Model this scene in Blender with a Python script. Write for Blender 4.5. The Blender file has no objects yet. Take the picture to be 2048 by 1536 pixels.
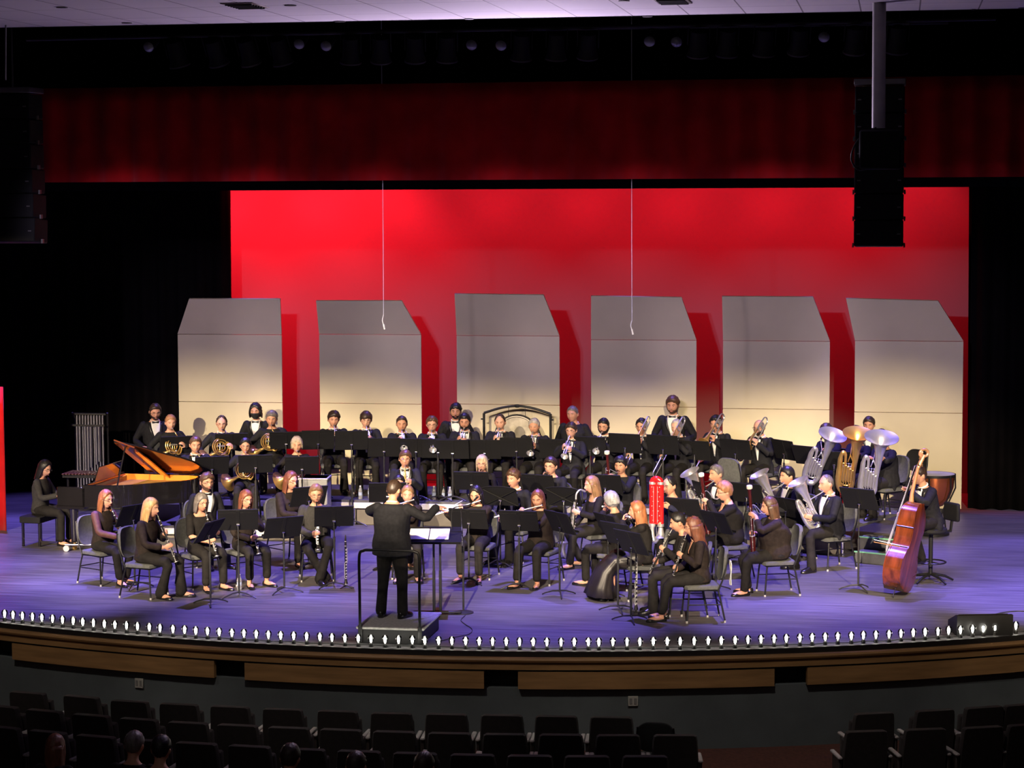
import bpy, bmesh, math, random
from math import sin, cos, pi, radians, exp, sqrt, atan2, tan
from mathutils import Vector, Matrix, noise
from mathutils.bvhtree import BVHTree

V = Vector
SC = bpy.context.scene
COL = SC.collection
rnd = random.Random(7)

# ------------------------------------------------------------------ camera
FOC = 4380.0                      # focal length for a 2048 px wide frame
PSI, PIT, ROL = radians(10.0), math.atan(382 / FOC), radians(0.27)
R0 = V((cos(PSI), sin(PSI), 0)); F0 = V((-sin(PSI), cos(PSI), 0)); ZU = V((0, 0, 1))
FW = F0 * cos(PIT) - ZU * sin(PIT)
UP = ZU * cos(PIT) + F0 * sin(PIT)
XR = R0 * cos(ROL) - UP * sin(ROL)
UR = UP * cos(ROL) + R0 * sin(ROL)
CAM = -(F0 * 26.0) + R0 * 1.41 + ZU * 5.2
cam_d = bpy.data.cameras.new('camera')
cam_d.sensor_width = 36; cam_d.lens = 36 * FOC / 2048
cam_d.clip_start = 0.5; cam_d.clip_end = 200
cam = bpy.data.objects.new('camera', cam_d); COL.objects.link(cam)
M = Matrix((XR, UR, -FW)).transposed().to_4x4(); M.translation = CAM
cam.matrix_world = M
SC.camera = cam

def ray(px, py): return FW + XR * ((px - 1024) / FOC) - UR * ((py - 768) / FOC)
def at(px, py, z=0.0):            # the point at height z seen at a pixel
    d = ray(px, py); return CAM + d * ((z - CAM.z) / d.z)
def onY(px, py, Y):               # the point on the plane y = Y seen at a pixel
    d = ray(px, py); return CAM + d * ((Y - CAM.y) / d.y)
def proj(p):
    d = V(p) - CAM; k = d.dot(FW); return 1024 + FOC * d.dot(XR) / k, 768 - FOC * d.dot(UR) / k, k

# ------------------------------------------------------------------ world, exposure
w = bpy.data.worlds.new('world'); SC.world = w; w.use_nodes = True
w.node_tree.nodes['Background'].inputs[0].default_value = (0.9, 0.85, 0.95, 1)
w.node_tree.nodes['Background'].inputs[1].default_value = 0.0012
SC.view_settings.view_transform = 'Standard'; SC.view_settings.look = 'None'
SC.view_settings.exposure = 0.0; SC.view_settings.gamma = 1.0
SC.view_settings.use_curve_mapping = False

# ------------------------------------------------------------------ lights
def spot(name, loc, to, power, color, angle, blend=0.4, radius=0.08):
    l = bpy.data.lights.new(name, 'SPOT'); l.energy = power; l.color = color
    l.spot_size = radians(angle); l.spot_blend = blend; l.shadow_soft_size = radius
    o = bpy.data.objects.new(name, l); COL.objects.link(o); o.location = loc
    o.rotation_euler = (V(to) - V(loc)).to_track_quat('-Z', 'Y').to_euler(); o['kind'] = 'helper'
    return o
WARM = (1.0, 0.80, 0.56)
for i, x in enumerate((-9.0, -5.4, -1.8, 1.8, 5.4, 9.0)):          # front of house spots in the auditorium ceiling slot
    spot('front_spot', (x, -11.5, 7.0), (x * 0.72, 3.4 + 0.1 * abs(x), 0.95), 19000, WARM, 19.6, 0.55, 0.07)
for x in (-5.9, -3.5, -1.1, 1.3, 3.7, 6.2):                                    # added lilac fill spots that brighten the shell tops
    spot('shell_fill', (x * 0.2, -11.2, 6.9), (x, 10.5, 2.72), 5600, (0.82, 0.68, 1.0), 11.2, 1.0, 0.1)
VIO = (0.24, 0.17, 1.0)
for y, pw in ((0.6, 5400), (3.4, 5400), (6.4, 4800), (9.0, 1600)):  # violet down lights on the electrics over the stage
    for x in (-8.0, -4.8, -1.6, 1.6, 4.8, 8.0):
        yy = y + 0.036 * x * x if y < 1 else y
        spot('overhead_spot', (x, yy + 0.7, 6.9), (x, yy, 0), pw, VIO, 31 if y < 1 else 37, 0.75, 0.05)
for i in range(9):                                                 # red lights grazing the backdrop
    x = -6.9 + i * 1.62
    spot('backdrop_spot', (x, 11.2, 6.6), (x + 0.1, 12.9, 3.4), 2300 if i < 3 else 900, (1.0, 0.010, 0.024), 86, 0.8, 0.08)
hl = bpy.data.lights.new('house_fill', 'AREA'); hl.energy = 40; hl.color = (1, 0.93, 0.88); hl.size = 9  # added area light, a faint ambient fill over the seats
ho = bpy.data.objects.new('house_fill', hl); COL.objects.link(ho); ho.location = (0, -14, 7.0); ho.rotation_euler = (radians(38), 0, 0); ho['kind'] = 'helper'
for x in (-8.5, -4.3, 0.0, 4.3, 8.5):                              # added fill spots that brighten the wooden apron front
    spot('apron_fill', (x, -6.6 + 0.02 * x * x, 6.8), (x * 1.12, -1.7 + 0.035 * x * x, -0.7), 520, (1.0, 0.90, 0.78), 44, 0.8, 0.2)
spot('ceiling_bounce_fill', (1.5, 1.2, 5.6), (1.5, -4.0, 7.2), 1250, (0.80, 0.63, 0.92), 150, 1.0, 0.3)  # added lamp standing in for stage light bounced onto the ceiling

# ------------------------------------------------------------------ materials
MATS = {}
def mat(name, col, rough=0.6, metal=0.0, var=0.12, vscale=6.0, bump=0.0, bscale=60.0, spec=0.5, emit=None, es=1.0, sheen=0.0, coat=0.0, stretch=None):
    if name in MATS: return MATS[name]
    m = bpy.data.materials.new(name); m.use_nodes = True; nt = m.node_tree; N = nt.nodes; L = nt.links
    b = N['Principled BSDF']
    b.inputs['Roughness'].default_value = rough; b.inputs['Metallic'].default_value = metal
    b.inputs['Specular IOR Level'].default_value = spec
    if sheen: b.inputs['Sheen Weight'].default_value = sheen
    if coat: b.inputs['Coat Weight'].default_value = coat
    tc = N.new('ShaderNodeTexCoord'); src = tc.outputs['Object']
    if stretch:
        mp = N.new('ShaderNodeMapping'); mp.inputs['Scale'].default_value = stretch; L.new(src, mp.inputs['Vector']); src = mp.outputs['Vector']
    n = N.new('ShaderNodeTexNoise'); n.inputs['Scale'].default_value = vscale; n.inputs['Detail'].default_value = 3; L.new(src, n.inputs['Vector'])
    r = N.new('ShaderNodeValToRGB')
    r.color_ramp.elements[0].position = 0.3; r.color_ramp.elements[1].position = 0.7
    r.color_ramp.elements[0].color = (*[c * (1 - var) for c in col], 1); r.color_ramp.elements[1].color = (*[min(1, c * (1 + var)) for c in col], 1)
    L.new(n.outputs['Fac'], r.inputs['Fac']); L.new(r.outputs['Color'], b.inputs['Base Color'])
    if bump:
        n2 = N.new('ShaderNodeTexNoise'); n2.inputs['Scale'].default_value = bscale; L.new(src, n2.inputs['Vector'])
        bp = N.new('ShaderNodeBump'); bp.inputs['Strength'].default_value = bump; bp.inputs['Distance'].default_value = 0.01
        L.new(n2.outputs['Fac'], bp.inputs['Height']); L.new(bp.outputs['Normal'], b.inputs['Normal'])
    if emit:
        b.inputs['Emission Color'].default_value = (*emit, 1); b.inputs['Emission Strength'].default_value = es
    MATS[name] = m; return m

# ------------------------------------------------------------------ mesh building
def frame(t, ref=None):
    t = V(t).normalized(); r = V(ref) if ref is not None else V((0, 0, 1))
    if abs(t.dot(r)) > 0.98: r = V((0, 1, 0)) if abs(t.y) < 0.9 else V((1, 0, 0))
    x = r.cross(t).normalized(); y = t.cross(x).normalized(); return x, y
class MB:
    def __init__(s): s.v = []; s.f = []; s.mi = []; s.cur = 0
    def add(s, vs, fs):
        o = len(s.v); s.v += [V(p) for p in vs]
        for f in fs: s.f.append([i + o for i in f]); s.mi.append(s.cur)
        return s
    def rings(s, rs, cap=True, closed=False):
        n = len(rs[0]); vs = [p for r in rs for p in r]; fs = []
        k = len(rs)
        for i in range(k if closed else k - 1):
            a, b = i * n, ((i + 1) % k) * n
            for j in range(n): fs.append((a + j, a + (j + 1) % n, b + (j + 1) % n, b + j))
        if cap and not closed:
            fs.append(tuple(range(n))[::-1]); fs.append(tuple(range((k - 1) * n, k * n)))
        return s.add(vs, fs)
    def tube(s, pts, rad, seg=8, cap=True, closed=False, ref=None, round_ends=False):
        pts = [V(p) for p in pts]; n = len(pts)
        rad = rad if isinstance(rad, (list, tuple)) and not (isinstance(rad, tuple) and len(rad) == 2 and n != 2) else [rad] * n
        rs = []; x = None
        for i, p in enumerate(pts):
            if closed: t = pts[(i + 1) % n] - pts[i - 1]
            else: t = pts[min(i + 1, n - 1)] - pts[max(i - 1, 0)]
            if t.length < 1e-9: t = V((0, 0, 1))
            t.normalize()
            if x is None or ref is not None: x, y = frame(t, ref)
            else:
                x = x - t * x.dot(t)
                x = x.normalized() if x.length > 1e-6 else frame(t)[0]
                y = t.cross(x)
            r = rad[i]; rx, ry = r if isinstance(r, (tuple, list)) else (r, r)
            rs.append([p + x * (rx * cos(2 * pi * j / seg)) + y * (ry * sin(2 * pi * j / seg)) for j in range(seg)])
        if round_ends and not closed:
            def dome(i0, i1):
                p, q = pts[i0], pts[i1]; t = (p - q).normalized(); r = rad[i0]; rm = min(r) if isinstance(r, (tuple, list)) else r
                return [[p + (v - p) * cos(a) + t * (rm * sin(a)) for v in rs[i0]] for a in (0.5, 1.0, 1.4)]
            d0 = dome(0, 1); d1 = dome(n - 1, n - 2); rs = d0[::-1] + rs + d1
        return s.rings(rs, cap, closed)
    def ell(s, c, r, R=None, seg=12, rings=8):
        c = V(c); rs = []
        for i in range(1, rings):
            a = pi * i / rings
            ring = [V((r[0] * sin(a) * cos(2 * pi * j / seg), r[1] * sin(a) * sin(2 * pi * j / seg), -r[2] * cos(a))) for j in range(seg)]
            rs.append([c + (R @ p if R else p) for p in ring])
        return s.rings(rs)
    def box(s, c, d, R=None, bev=0.0, seg=1):
        bm = bmesh.new(); bmesh.ops.create_cube(bm, size=1)
        for v in bm.verts: v.co = V((v.co.x * d[0], v.co.y * d[1], v.co.z * d[2]))
        if bev: bmesh.ops.bevel(bm, geom=bm.edges[:], offset=bev, segments=seg, affect='EDGES', profile=0.5)
        bm.verts.index_update(); c = V(c)
        s.add([c + (R @ v.co if R else v.co) for v in bm.verts], [[v.index for v in f.verts] for f in bm.faces]); bm.free(); return s
    def lathe(s, prof, Mx=None, seg=16, cap=True):
        rs = []
        for r, z in prof:
            r = max(r, 1e-4); ring = [V((r * cos(2 * pi * j / seg), r * sin(2 * pi * j / seg), z)) for j in range(seg)]
            rs.append([Mx @ p for p in ring] if Mx else ring)
        return s.rings(rs, cap)
    def prism(s, poly, h0, h1, Mx=None):
        n = len(poly); a = [V((x, y, h0)) for x, y in poly]; b = [V((x, y, h1)) for x, y in poly]
        vs = a + b
        if Mx: vs = [Mx @ p for p in vs]
        return s.add(vs, [tuple(range(n))[::-1], tuple(range(n, 2 * n))] + [(i, (i + 1) % n, n + (i + 1) % n, n + i) for i in range(n)])
    def build(s, name, mats, parent=None, smooth=True, loc=None, auto=True, fix=True):
        me = bpy.data.meshes.new(name); me.from_pydata([tuple(p) for p in s.v], [], s.f)
        for m in (mats if isinstance(mats, (list, tuple)) else [mats]): me.materials.append(m)
        if len(me.materials) > 1: me.polygons.foreach_set('material_index', s.mi)
        if fix:
            bm = bmesh.new(); bm.from_mesh(me); bmesh.ops.recalc_face_normals(bm, faces=bm.faces[:]); bm.to_mesh(me); bm.free()
        if smooth:
            me.polygons.foreach_set('use_smooth', [True] * len(me.polygons))
            if auto: me.set_sharp_from_angle(angle=radians(42))
        me.update()
        o = bpy.data.objects.new(name, me); COL.objects.link(o)
        if parent: o.parent = parent
        if loc is not None: o.location = loc
        return o
def axis_m(p, z, x=None):         # a matrix at p whose z axis points along z
    z = V(z).normalized(); xx, yy = frame(z, x)
    m = Matrix((xx, yy, z)).transposed().to_4x4(); m.translation = V(p); return m
def tag(o, label=None, cat=None, group=None, kind=None):
    if label: o['label'] = label
    if cat: o['category'] = cat
    if group: o['group'] = group
    if kind: o['kind'] = kind
    return o
def thing(name, label, cat, loc=(0, 0, 0), rz=0.0, group=None):
    o = bpy.data.objects.new(name, None); COL.objects.link(o); o.empty_display_size = 0.1
    o.location = loc; o.rotation_euler = (0, 0, rz); return tag(o, label, cat, group)
def struct(o): o['kind'] = 'structure'; return o
def copy_tree(o, parent=None):
    c = o.copy(); COL.objects.link(c); c.parent = parent
    for ch in o.children: copy_tree(ch, c)
    return c
_used = {}
def proto(key, make):             # the first request returns the thing itself, later ones a copy with its parts
    if key not in _used: _used[key] = make(); return _used[key]
    return copy_tree(_used[key])
def arc(c, r, a0, a1, n, u, v): return [V(c) + V(u) * (r * cos(a0 + (a1 - a0) * i / n)) + V(v) * (r * sin(a0 + (a1 - a0) * i / n)) for i in range(n + 1)]
def smooth_path(pts, n=6):        # Catmull-Rom through the points
    P = [V(p) for p in pts]; P = [P[0] * 2 - P[1]] + P + [P[-1] * 2 - P[-2]]; out = []
    for i in range(1, len(P) - 2):
        for k in range(n):
            t = k / n; a, b, c, d = P[i - 1], P[i], P[i + 1], P[i + 2]
            out.append(0.5 * ((2 * b) + (c - a) * t + (2 * a - 5 * b + 4 * c - d) * t * t + (3 * b - a - 3 * c + d) * t ** 3))
    return out + [P[-2]]

BLACK = mat('black_paint', (0.012, 0.012, 0.013), 0.5, spec=0.25)
BMETAL = mat('black_metal', (0.013, 0.013, 0.014), 0.38, 0.1, spec=0.35)
CHROME = mat('chrome', (0.75, 0.75, 0.78), 0.18, 1.0, 0.04)
WHITE = mat('white_paper', (0.85, 0.84, 0.80), 0.8)
# ------------------------------------------------------------------ the stage floor and its curved front
def floor_mat():
    m = mat('stage_floor', (0.21, 0.20, 0.215), 0.45, 0, 0.25, 1.3, spec=0.3)
    nt = m.node_tree; N = nt.nodes; L = nt.links; b = N['Principled BSDF']
    tc = N.new('ShaderNodeTexCoord'); mp = N.new('ShaderNodeMapping'); mp.inputs['Scale'].default_value = (0.5, 9.0, 1); mp.inputs['Rotation'].default_value = (0, 0, radians(3))
    n = N.new('ShaderNodeTexNoise'); n.inputs['Scale'].default_value = 2.2; n.inputs['Detail'].default_value = 6
    L.new(tc.outputs['Object'], mp.inputs['Vector']); L.new(mp.outputs['Vector'], n.inputs['Vector'])
    r = N.new('ShaderNodeValToRGB'); r.color_ramp.elements[0].color = (0.068, 0.064, 0.072, 1); r.color_ramp.elements[1].color = (0.150, 0.141, 0.152, 1)
    r.color_ramp.elements[0].position = 0.36; r.color_ramp.elements[1].position = 0.66
    L.new(n.outputs['Fac'], r.inputs['Fac']); L.new(r.outputs['Color'], b.inputs['Base Color'])
    return m
lamp_px = [(9, 1243), (245, 1266), (440, 1279), (600, 1287), (783, 1293), (980, 1298), (1200, 1301), (1310, 1301), (1444, 1298), (1600, 1291), (1750, 1284), (1870, 1277), (2035, 1268)]
lamp_w = [at(x, y, 0.0) for x, y in lamp_px]
def fit_circle(ps):               # least squares circle through the foot light positions
    import numpy as np
    A = np.array([[p.x, p.y, 1] for p in ps]); bb = np.array([-(p.x ** 2 + p.y ** 2) for p in ps])
    D, E, Fc = np.linalg.lstsq(A, bb, rcond=None)[0]; cx, cy = -D / 2, -E / 2
    return cx, cy, sqrt(cx * cx + cy * cy - Fc)
ACX, ACY, AR = fit_circle(lamp_w)
AR += 0.10                       # the floor edge lies just in front of the bulbs
def arc_pt(a, r, z=0.0): return V((ACX + r * sin(a), ACY - r * cos(a), z))
A0 = -math.asin(min(0.99, 10.5 / AR)); A1 = -A0
NA = 72
AN = [A0 + (A1 - A0) * i / NA for i in range(NA + 1)]
def sweep(name, prof, mats, a0=None, a1=None):      # a profile [(dr, z)] swept along the stage front
    a0 = A0 if a0 is None else a0; a1 = A1 if a1 is None else a1; n = max(6, int(NA * (a1 - a0) / (A1 - A0)))
    mb = MB(); mb.rings([[arc_pt(a0 + (a1 - a0) * i / n, AR + dr, z) for dr, z in prof] for i in range(n + 1)])
    return mb.build(name, mats)
mb = MB(); e = [arc_pt(a, AR) for a in AN]; poly = [(p.x, p.y) for p in e] + [(13.0, e[-1].y), (13.0, 14.2), (-13.0, 14.2), (-13.0, e[0].y)]
mb.prism(poly, -0.10, 0.0); struct(mb.build('floor', floor_mat(), smooth=False))
WOOD = mat('apron_wood', (0.34, 0.185, 0.075), 0.38, 0, 0.2, 2.0, stretch=(1, 1, 9))
LIP = mat('stage_lip', (0.012, 0.011, 0.012), 0.5)
struct(sweep('trim_1', [(-0.10, -0.16), (0.006, -0.16), (0.012, -0.05), (0.012, 0.004), (-0.02, 0.004), (-0.02, -0.10), (-0.10, -0.10)], LIP))
struct(sweep('trim_2', [(0.008, -0.20), (0.06, -0.20), (0.06, -0.112), (0.085, -0.108), (0.095, -0.085), (0.085, -0.060), (0.008, -0.060)], WOOD))
struct(sweep('trim_3', [(-0.12, -0.222), (0.035, -0.222), (0.035, -0.198), (-0.12, -0.198)], LIP))
def ang_of(px, py, z):            # the stage front angle seen at a pixel
    p = at(px, py, z); return atan2(p.x - ACX, ACY - p.y)
cuts = [(24, 1305), (428, 1340), (489, 1345), (968, 1368), (1036, 1372), (1549, 1366), (1615, 1362), (2090, 1320)]
def ang_x(px):                     # the stage front angle whose panel edge falls on a pixel column
    lo, hi = A0, A1
    for _ in range(40):
        mid = (lo + hi) / 2
        if proj(arc_pt(mid, AR + 0.045, -0.32))[0] < px: lo = mid
        else: hi = mid
    return lo
ca = [ang_x(x) for x, y in cuts]
for i in range(4):
    a0, a1 = ca[2 * i], ca[2 * i + 1]
    struct(sweep('trim_%d' % (4 + i), [(-0.02, -0.425), (0.045, -0.425), (0.045, -0.224), (-0.02, -0.224)], WOOD, a0, a1))
struct(sweep('trim_8', [(-0.30, -0.44), (-0.20, -0.44), (-0.20, -0.21), (-0.30, -0.21)], LIP))
struct(sweep('wall_front', [(-0.30, -1.15), (-0.03, -1.15), (-0.03, -0.43), (-0.30, -0.43)], mat('apron_wall', (0.10, 0.115, 0.12), 0.8, 0, 0.1, 3, 0.15, 160)))
struct(MB().box((0, -15.2, -1.20), (34, 34, 0.1)).build('floor_auditorium', mat('house_carpet', (0.10, 0.035, 0.022), 0.95, 0, 0.3, 30, 0.3, 200), smooth=False))
# outlets on the apron wall
OUT = mat('outlet_plate', (0.42, 0.40, 0.36), 0.5)
for (px, py, lab) in ((279, 1366, 'grey outlet plate on the apron wall behind the third house seat'), (1266, 1402, 'grey outlet plate on the apron wall above the round backed chair')):
    a = ang_of(px, py, -0.78); p = arc_pt(a, AR - 0.022, CAM.z + (CAM.y * 0 + 1) * 0 - 5.98); R = Matrix.Rotation(a, 3, 'Z')
    p = None
    for k in range(400):           # walk down the wall until it meets the pixel
        q = arc_pt(ang_of(px, py, -0.5 - k * 0.0015), AR - 0.022, -0.5 - k * 0.0015); u = proj(q)
        if p is None or abs(u[1] - py) < best: p = q; best = abs(u[1] - py)
    o = thing('wall_outlet', lab, 'outlet', p, a)
    MB().box((0, -0.008, 0), (0.115, 0.016, 0.115), bev=0.004).build('cover_plate', OUT, o)
    for k in (-1, 1): MB().box((k * 0.026, -0.018, 0), (0.032, 0.006, 0.07), bev=0.002).build('socket', mat('socket_grey', (0.2, 0.19, 0.18)), o)
# foot light bulbs
GL = bpy.data.materials.new('bulb_glass'); GL.use_nodes = True; nt = GL.node_tree; nt.nodes.clear()
mo = nt.nodes.new('ShaderNodeOutputMaterial'); mx = nt.nodes.new('ShaderNodeMixShader'); tr = nt.nodes.new('ShaderNodeBsdfTransparent'); gs = nt.nodes.new('ShaderNodeBsdfGlossy')
fr = nt.nodes.new('ShaderNodeFresnel'); fr.inputs[0].default_value = 1.6; gs.inputs['Roughness'].default_value = 0.03; tr.inputs[0].default_value = (0.93, 0.95, 0.97, 1)
nt.links.new(fr.outputs[0], mx.inputs[0]); nt.links.new(tr.outputs[0], mx.inputs[1]); nt.links.new(gs.outputs[0], mx.inputs[2]); nt.links.new(mx.outputs[0], mo.inputs[0])
FIL = mat('filament', (1, 0.95, 0.85), 0.5, emit=(1.0, 0.93, 0.78), es=26.0)
SOCK = mat('bulb_socket', (0.03, 0.03, 0.03), 0.5)
def make_bulb():
    t = thing('footlight_bulb', '', 'bulb')
    MB().lathe([(0.022, 0.0), (0.022, 0.028), (0.016, 0.034), (0.016, 0.04)], seg=10).build('socket', SOCK, t)
    MB().lathe([(0.014, 0.036), (0.02, 0.05), (0.031, 0.07), (0.035, 0.09), (0.033, 0.108), (0.024, 0.122), (0.012, 0.129), (0.001, 0.131)], seg=12).build('glass', GL, t)
    MB().lathe([(0.003, 0.042), (0.004, 0.052), (0.012, 0.056), (0.013, 0.10), (0.011, 0.104), (0.002, 0.106)], seg=8).build('filament', FIL, t)
    return t
ORD = 'first second third fourth fifth sixth seventh eighth ninth tenth eleventh twelfth thirteenth fourteenth fifteenth sixteenth seventeenth eighteenth nineteenth'.split()
TEN = {2: ('twenty', 'twentieth'), 3: ('thirty', 'thirtieth'), 4: ('forty', 'fortieth'), 5: ('fifty', 'fiftieth'), 6: ('sixty', 'sixtieth'), 7: ('seventy', 'seventieth'), 8: ('eighty', 'eightieth')}
def ordinal(n):
    if n < 20: return ORD[n - 1]
    a, b = divmod(n, 10); return TEN[a][1] if b == 0 else TEN[a][0] + '-' + ORD[b - 1]
bx = [x / 2.926 for x in (27, 78, 132, 188, 243, 306, 366, 427, 486, 548, 614, 675, 739, 804, 873, 938, 1013, 1079, 1147, 1214, 1283, 1359, 1427, 1500, 1572, 1645, 1719, 1794, 1871, 1944, 2020)]
bx += [680 + x / 2.926 for x in (108, 182, 265, 343, 423, 497, 578, 655, 735, 815, 893, 973, 1051, 1131, 1211, 1294, 1371, 1454, 1515, 1597, 1680, 1755, 1834, 1915, 1990)]
bx += [1348 + x / 2.926 for x in (118, 200, 276, 357, 433, 510, 587, 658, 737, 810, 886, 960, 1037, 1109, 1182, 1257, 1328, 1402, 1470, 1543, 1609, 1676, 1747, 1810, 1875, 1940, 2002)]
def arc_at_x(px):                  # where the bulb row passes a pixel column
    lo, hi = A0, A1
    for _ in range(40):
        mid = (lo + hi) / 2
        if proj(arc_pt(mid, AR - 0.10))[0] < px: lo = mid
        else: hi = mid
    return lo
for i, px in enumerate(bx):
    b = proto('bulb', make_bulb); b.location = arc_pt(arc_at_x(px), AR - 0.10 + rnd.uniform(-0.01, 0.01)); b.rotation_euler.z = rnd.uniform(0, 6); b.scale = (1.12, 1.12, 1.12)
    tag(b, 'lit clear footlight bulb, %s from the left end of the row along the stage edge' % ordinal(i + 1), 'bulb', 'footlight bulbs along the stage edge')
c = MB(); c.tube([arc_pt(a, AR - 0.155 + 0.02 * sin(a * 211), 0.006) for a in [A0 * 0.93 + (A1 - A0) * 0.93 * i / 220 for i in range(221)]], 0.006, 5)
tag(c.build('light_string_cable', SOCK), 'black cable running along the row of footlight bulbs', 'cable')

# ------------------------------------------------------------------ drapes, backdrop, ceiling, proscenium
VELV = mat('black_velour', (0.0035, 0.003, 0.0035), 0.95, 0, 0.2, 3, spec=0.05)
REDV = mat('red_velour', (0.55, 0.008, 0.010), 0.85, 0, 0.25, 2, sheen=0.2, spec=0.1)
def drape(name, p0, p1, z0, z1, m, amp=0.07, wave=0.32, label=None, cat='curtain', thick=0.02):
    p0 = V((p0[0], p0[1], 0)); p1 = V((p1[0], p1[1], 0)); d = p1 - p0; n = int(d.length / wave * 8) + 2; nrm = V((-d.y, d.x, 0)).normalized(); r = random.Random(name + str(p0.x))
    ph = 0; offs = []
    for i in range(n + 1):
        ph += 2 * pi / 8 * r.uniform(0.75, 1.25); offs.append(amp * sin(ph) * r.uniform(0.7, 1.2))
    rs = []
    for k in range(7):
        z = z0 + (z1 - z0) * k / 6; q = 1.0 - 0.35 * k / 6
        a = [p0 + d * (i / n) + nrm * (offs[i] * q) + V((0, 0, z)) for i in range(n + 1)]
        rs.append(a + [p + nrm * thick for p in a[::-1]])
    o = MB().rings(rs).build(name, m, auto=False)
    return tag(o, label, cat) if label else o
BK = 12.9
struct(drape('wall_back', (-13, 14.0), (13, 14.0), 0, 8.5, VELV))
tl, tr_ = onY(461, 381, BK), onY(1938, 374, BK)
bl = onY(465, 900, BK); br = onY(1936, 900, BK)
CYC = mat('backdrop_cloth', (0.13, 0.12, 0.12), 0.95, 0, 0.02, 1.0)
cyc = MB().add([V((bl.x, BK, 0)), V((br.x, BK, 0)), V((tr_.x, BK, tr_.z)), V((tl.x, BK, tl.z)), V((bl.x, BK + 0.01, 0)), V((br.x, BK + 0.01, 0)), V((tr_.x, BK + 0.01, tr_.z)), V((tl.x, BK + 0.01, tl.z))],
               [(0, 1, 2, 3), (7, 6, 5, 4), (0, 4, 5, 1), (1, 5, 6, 2), (2, 6, 7, 3), (3, 7, 4, 0)]).build('backdrop', CYC, smooth=False)
tag(struct(cyc), 'plain cloth backdrop lit red behind the acoustic shells', 'backdrop')
drape('border_curtain', (-13, 8.6), (13, 8.6), 5.26, 7.4, VELV, 0.05, 0.4, 'black border curtain hanging above the red lit backdrop')
drape('leg_curtain', (-13.0, 10.7), (onY(458, 500, 11.05).x, 11.05), 0, 7.5, VELV, 0.08, 0.34, 'tall black side curtain beside the red backdrop behind the chimes')
drape('leg_curtain', (onY(1942, 500, 11.05).x, 11.05), (12.5, 10.7), 0, 7.5, VELV, 0.08, 0.34, 'tall black side curtain beside the red backdrop behind the timpani')
# red valance
VY = 2.6
v0, v1 = onY(60, 365, VY), onY(2100, 357, VY)
drape('valance_curtain', (v0.x, VY), (v1.x, VY), v0.z, 6.62, REDV, 0.05, 0.42, 'wide dark red pleated valance curtain across the top of the stage')
drape('teaser_curtain', (-12.5, 2.95), (12.5, 2.95), 5.33, 7.6, VELV, 0.03, 0.5, 'black teaser curtain hung just behind the red valance')
drape('side_curtain', (-9.6, 6.5), (at(7, 1064).x, 6.5), 0, 2.25, REDV, 0.05, 0.3, 'red curtain edge standing beside the piano bench')
CY0 = -1.55                       # the auditorium ceiling ends here
cz = onY(1024, 36, CY0).z
def ceil_mat():
    m = mat('ceiling_tile', (0.62, 0.58, 0.62), 0.85); nt = m.node_tree; N = nt.nodes; L = nt.links; b = N['Principled BSDF']
    tc = N.new('ShaderNodeTexCoord'); br_ = N.new('ShaderNodeTexBrick'); br_.offset = 0.0
    for k, v in (('Scale', 1.0), ('Brick Width', 0.61), ('Row Height', 1.22), ('Mortar Size', 0.008)): br_.inputs[k].default_value = v
    br_.inputs['Color1'].default_value = (0.62, 0.58, 0.62, 1); br_.inputs['Color2'].default_value = (0.58, 0.545, 0.58, 1); br_.inputs['Mortar'].default_value = (0.14, 0.12, 0.14, 1)
    L.new(tc.outputs['Object'], br_.inputs['Vector']); L.new(br_.outputs['Color'], b.inputs['Base Color']); return m
struct(MB().box((0, CY0 - 5.5, cz + 0.04), (30, 11, 0.08)).build('ceiling', ceil_mat(), smooth=False))
HDR = mat('header_black', (0.008, 0.007, 0.008), 0.9, spec=0.1)
struct(MB().box((0, 3.4, 8.6), (30, 0.15, 3.2)).build('wall_header', HDR, smooth=False))
struct(MB().box((0, 1.0, 8.9), (30, 5.0, 0.1)).build('ceiling_slot', HDR, smooth=False))
struct(MB().box((0, CY0 + 0.02, cz + 0.45), (30, 0.06, 0.9)).build('trim_9', HDR, smooth=False))
for s, nm in ((-1, 'wall_left'), (1, 'wall_right')):
    struct(MB().box((s * 13.1, -1.0, 3.9), (0.2, 31, 10.2)).build(nm, HDR, smooth=False))
# ceiling downlights and vents
DK = mat('dark_hole', (0.015, 0.013, 0.015), 0.6)
for (px, py, w) in ((124, 15, 22), (254, 46, 20), (581, 11, 24), (680, 43, 22), (938, 38, 18), (1248, 2, 22), (1295, 33, 20), (1756, 22, 16), (1947, 19, 10), (2044, 16, 14)):
    p = at(px, py, cz - 0.004); r = w / 2 * (p - CAM).length / FOC
    o = MB().lathe([(r, 0.0), (r, 0.006), (r * 0.8, 0.007), (r * 0.8, 0.004)], seg=20).build('ceiling_downlight', DK, loc=p - V((0, 0, 0.004)))
    nearby = 'near the pole of the speaker' if px > 1700 else 'in the tiled ceiling'
    tag(o, 'dark round recessed downlight %s, %s from the left' % (nearby, ordinal([124, 254, 581, 680, 938, 1248, 1295, 1756, 1947, 2044].index(px) + 1)), 'downlight', 'recessed ceiling downlights')
for (px, py, lab) in ((490, 11, 'brown square ceiling vent above the second shell panel'), (1345, 2, 'brown square ceiling vent above the fourth shell panel')):
    p = at(px, py, cz - 0.004); o = thing('ceiling_vent', lab, 'vent', p)
    MB().box((0, 0, 0), (0.34, 0.6, 0.012), bev=0.004).build('frame', mat('vent_brown', (0.13, 0.09, 0.07), 0.6), o)
    mb = MB()
    for k in range(6): mb.box((0, -0.22 + k * 0.09, -0.012), (0.28, 0.012, 0.014))
    mb.build('slats', DK, o)
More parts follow.
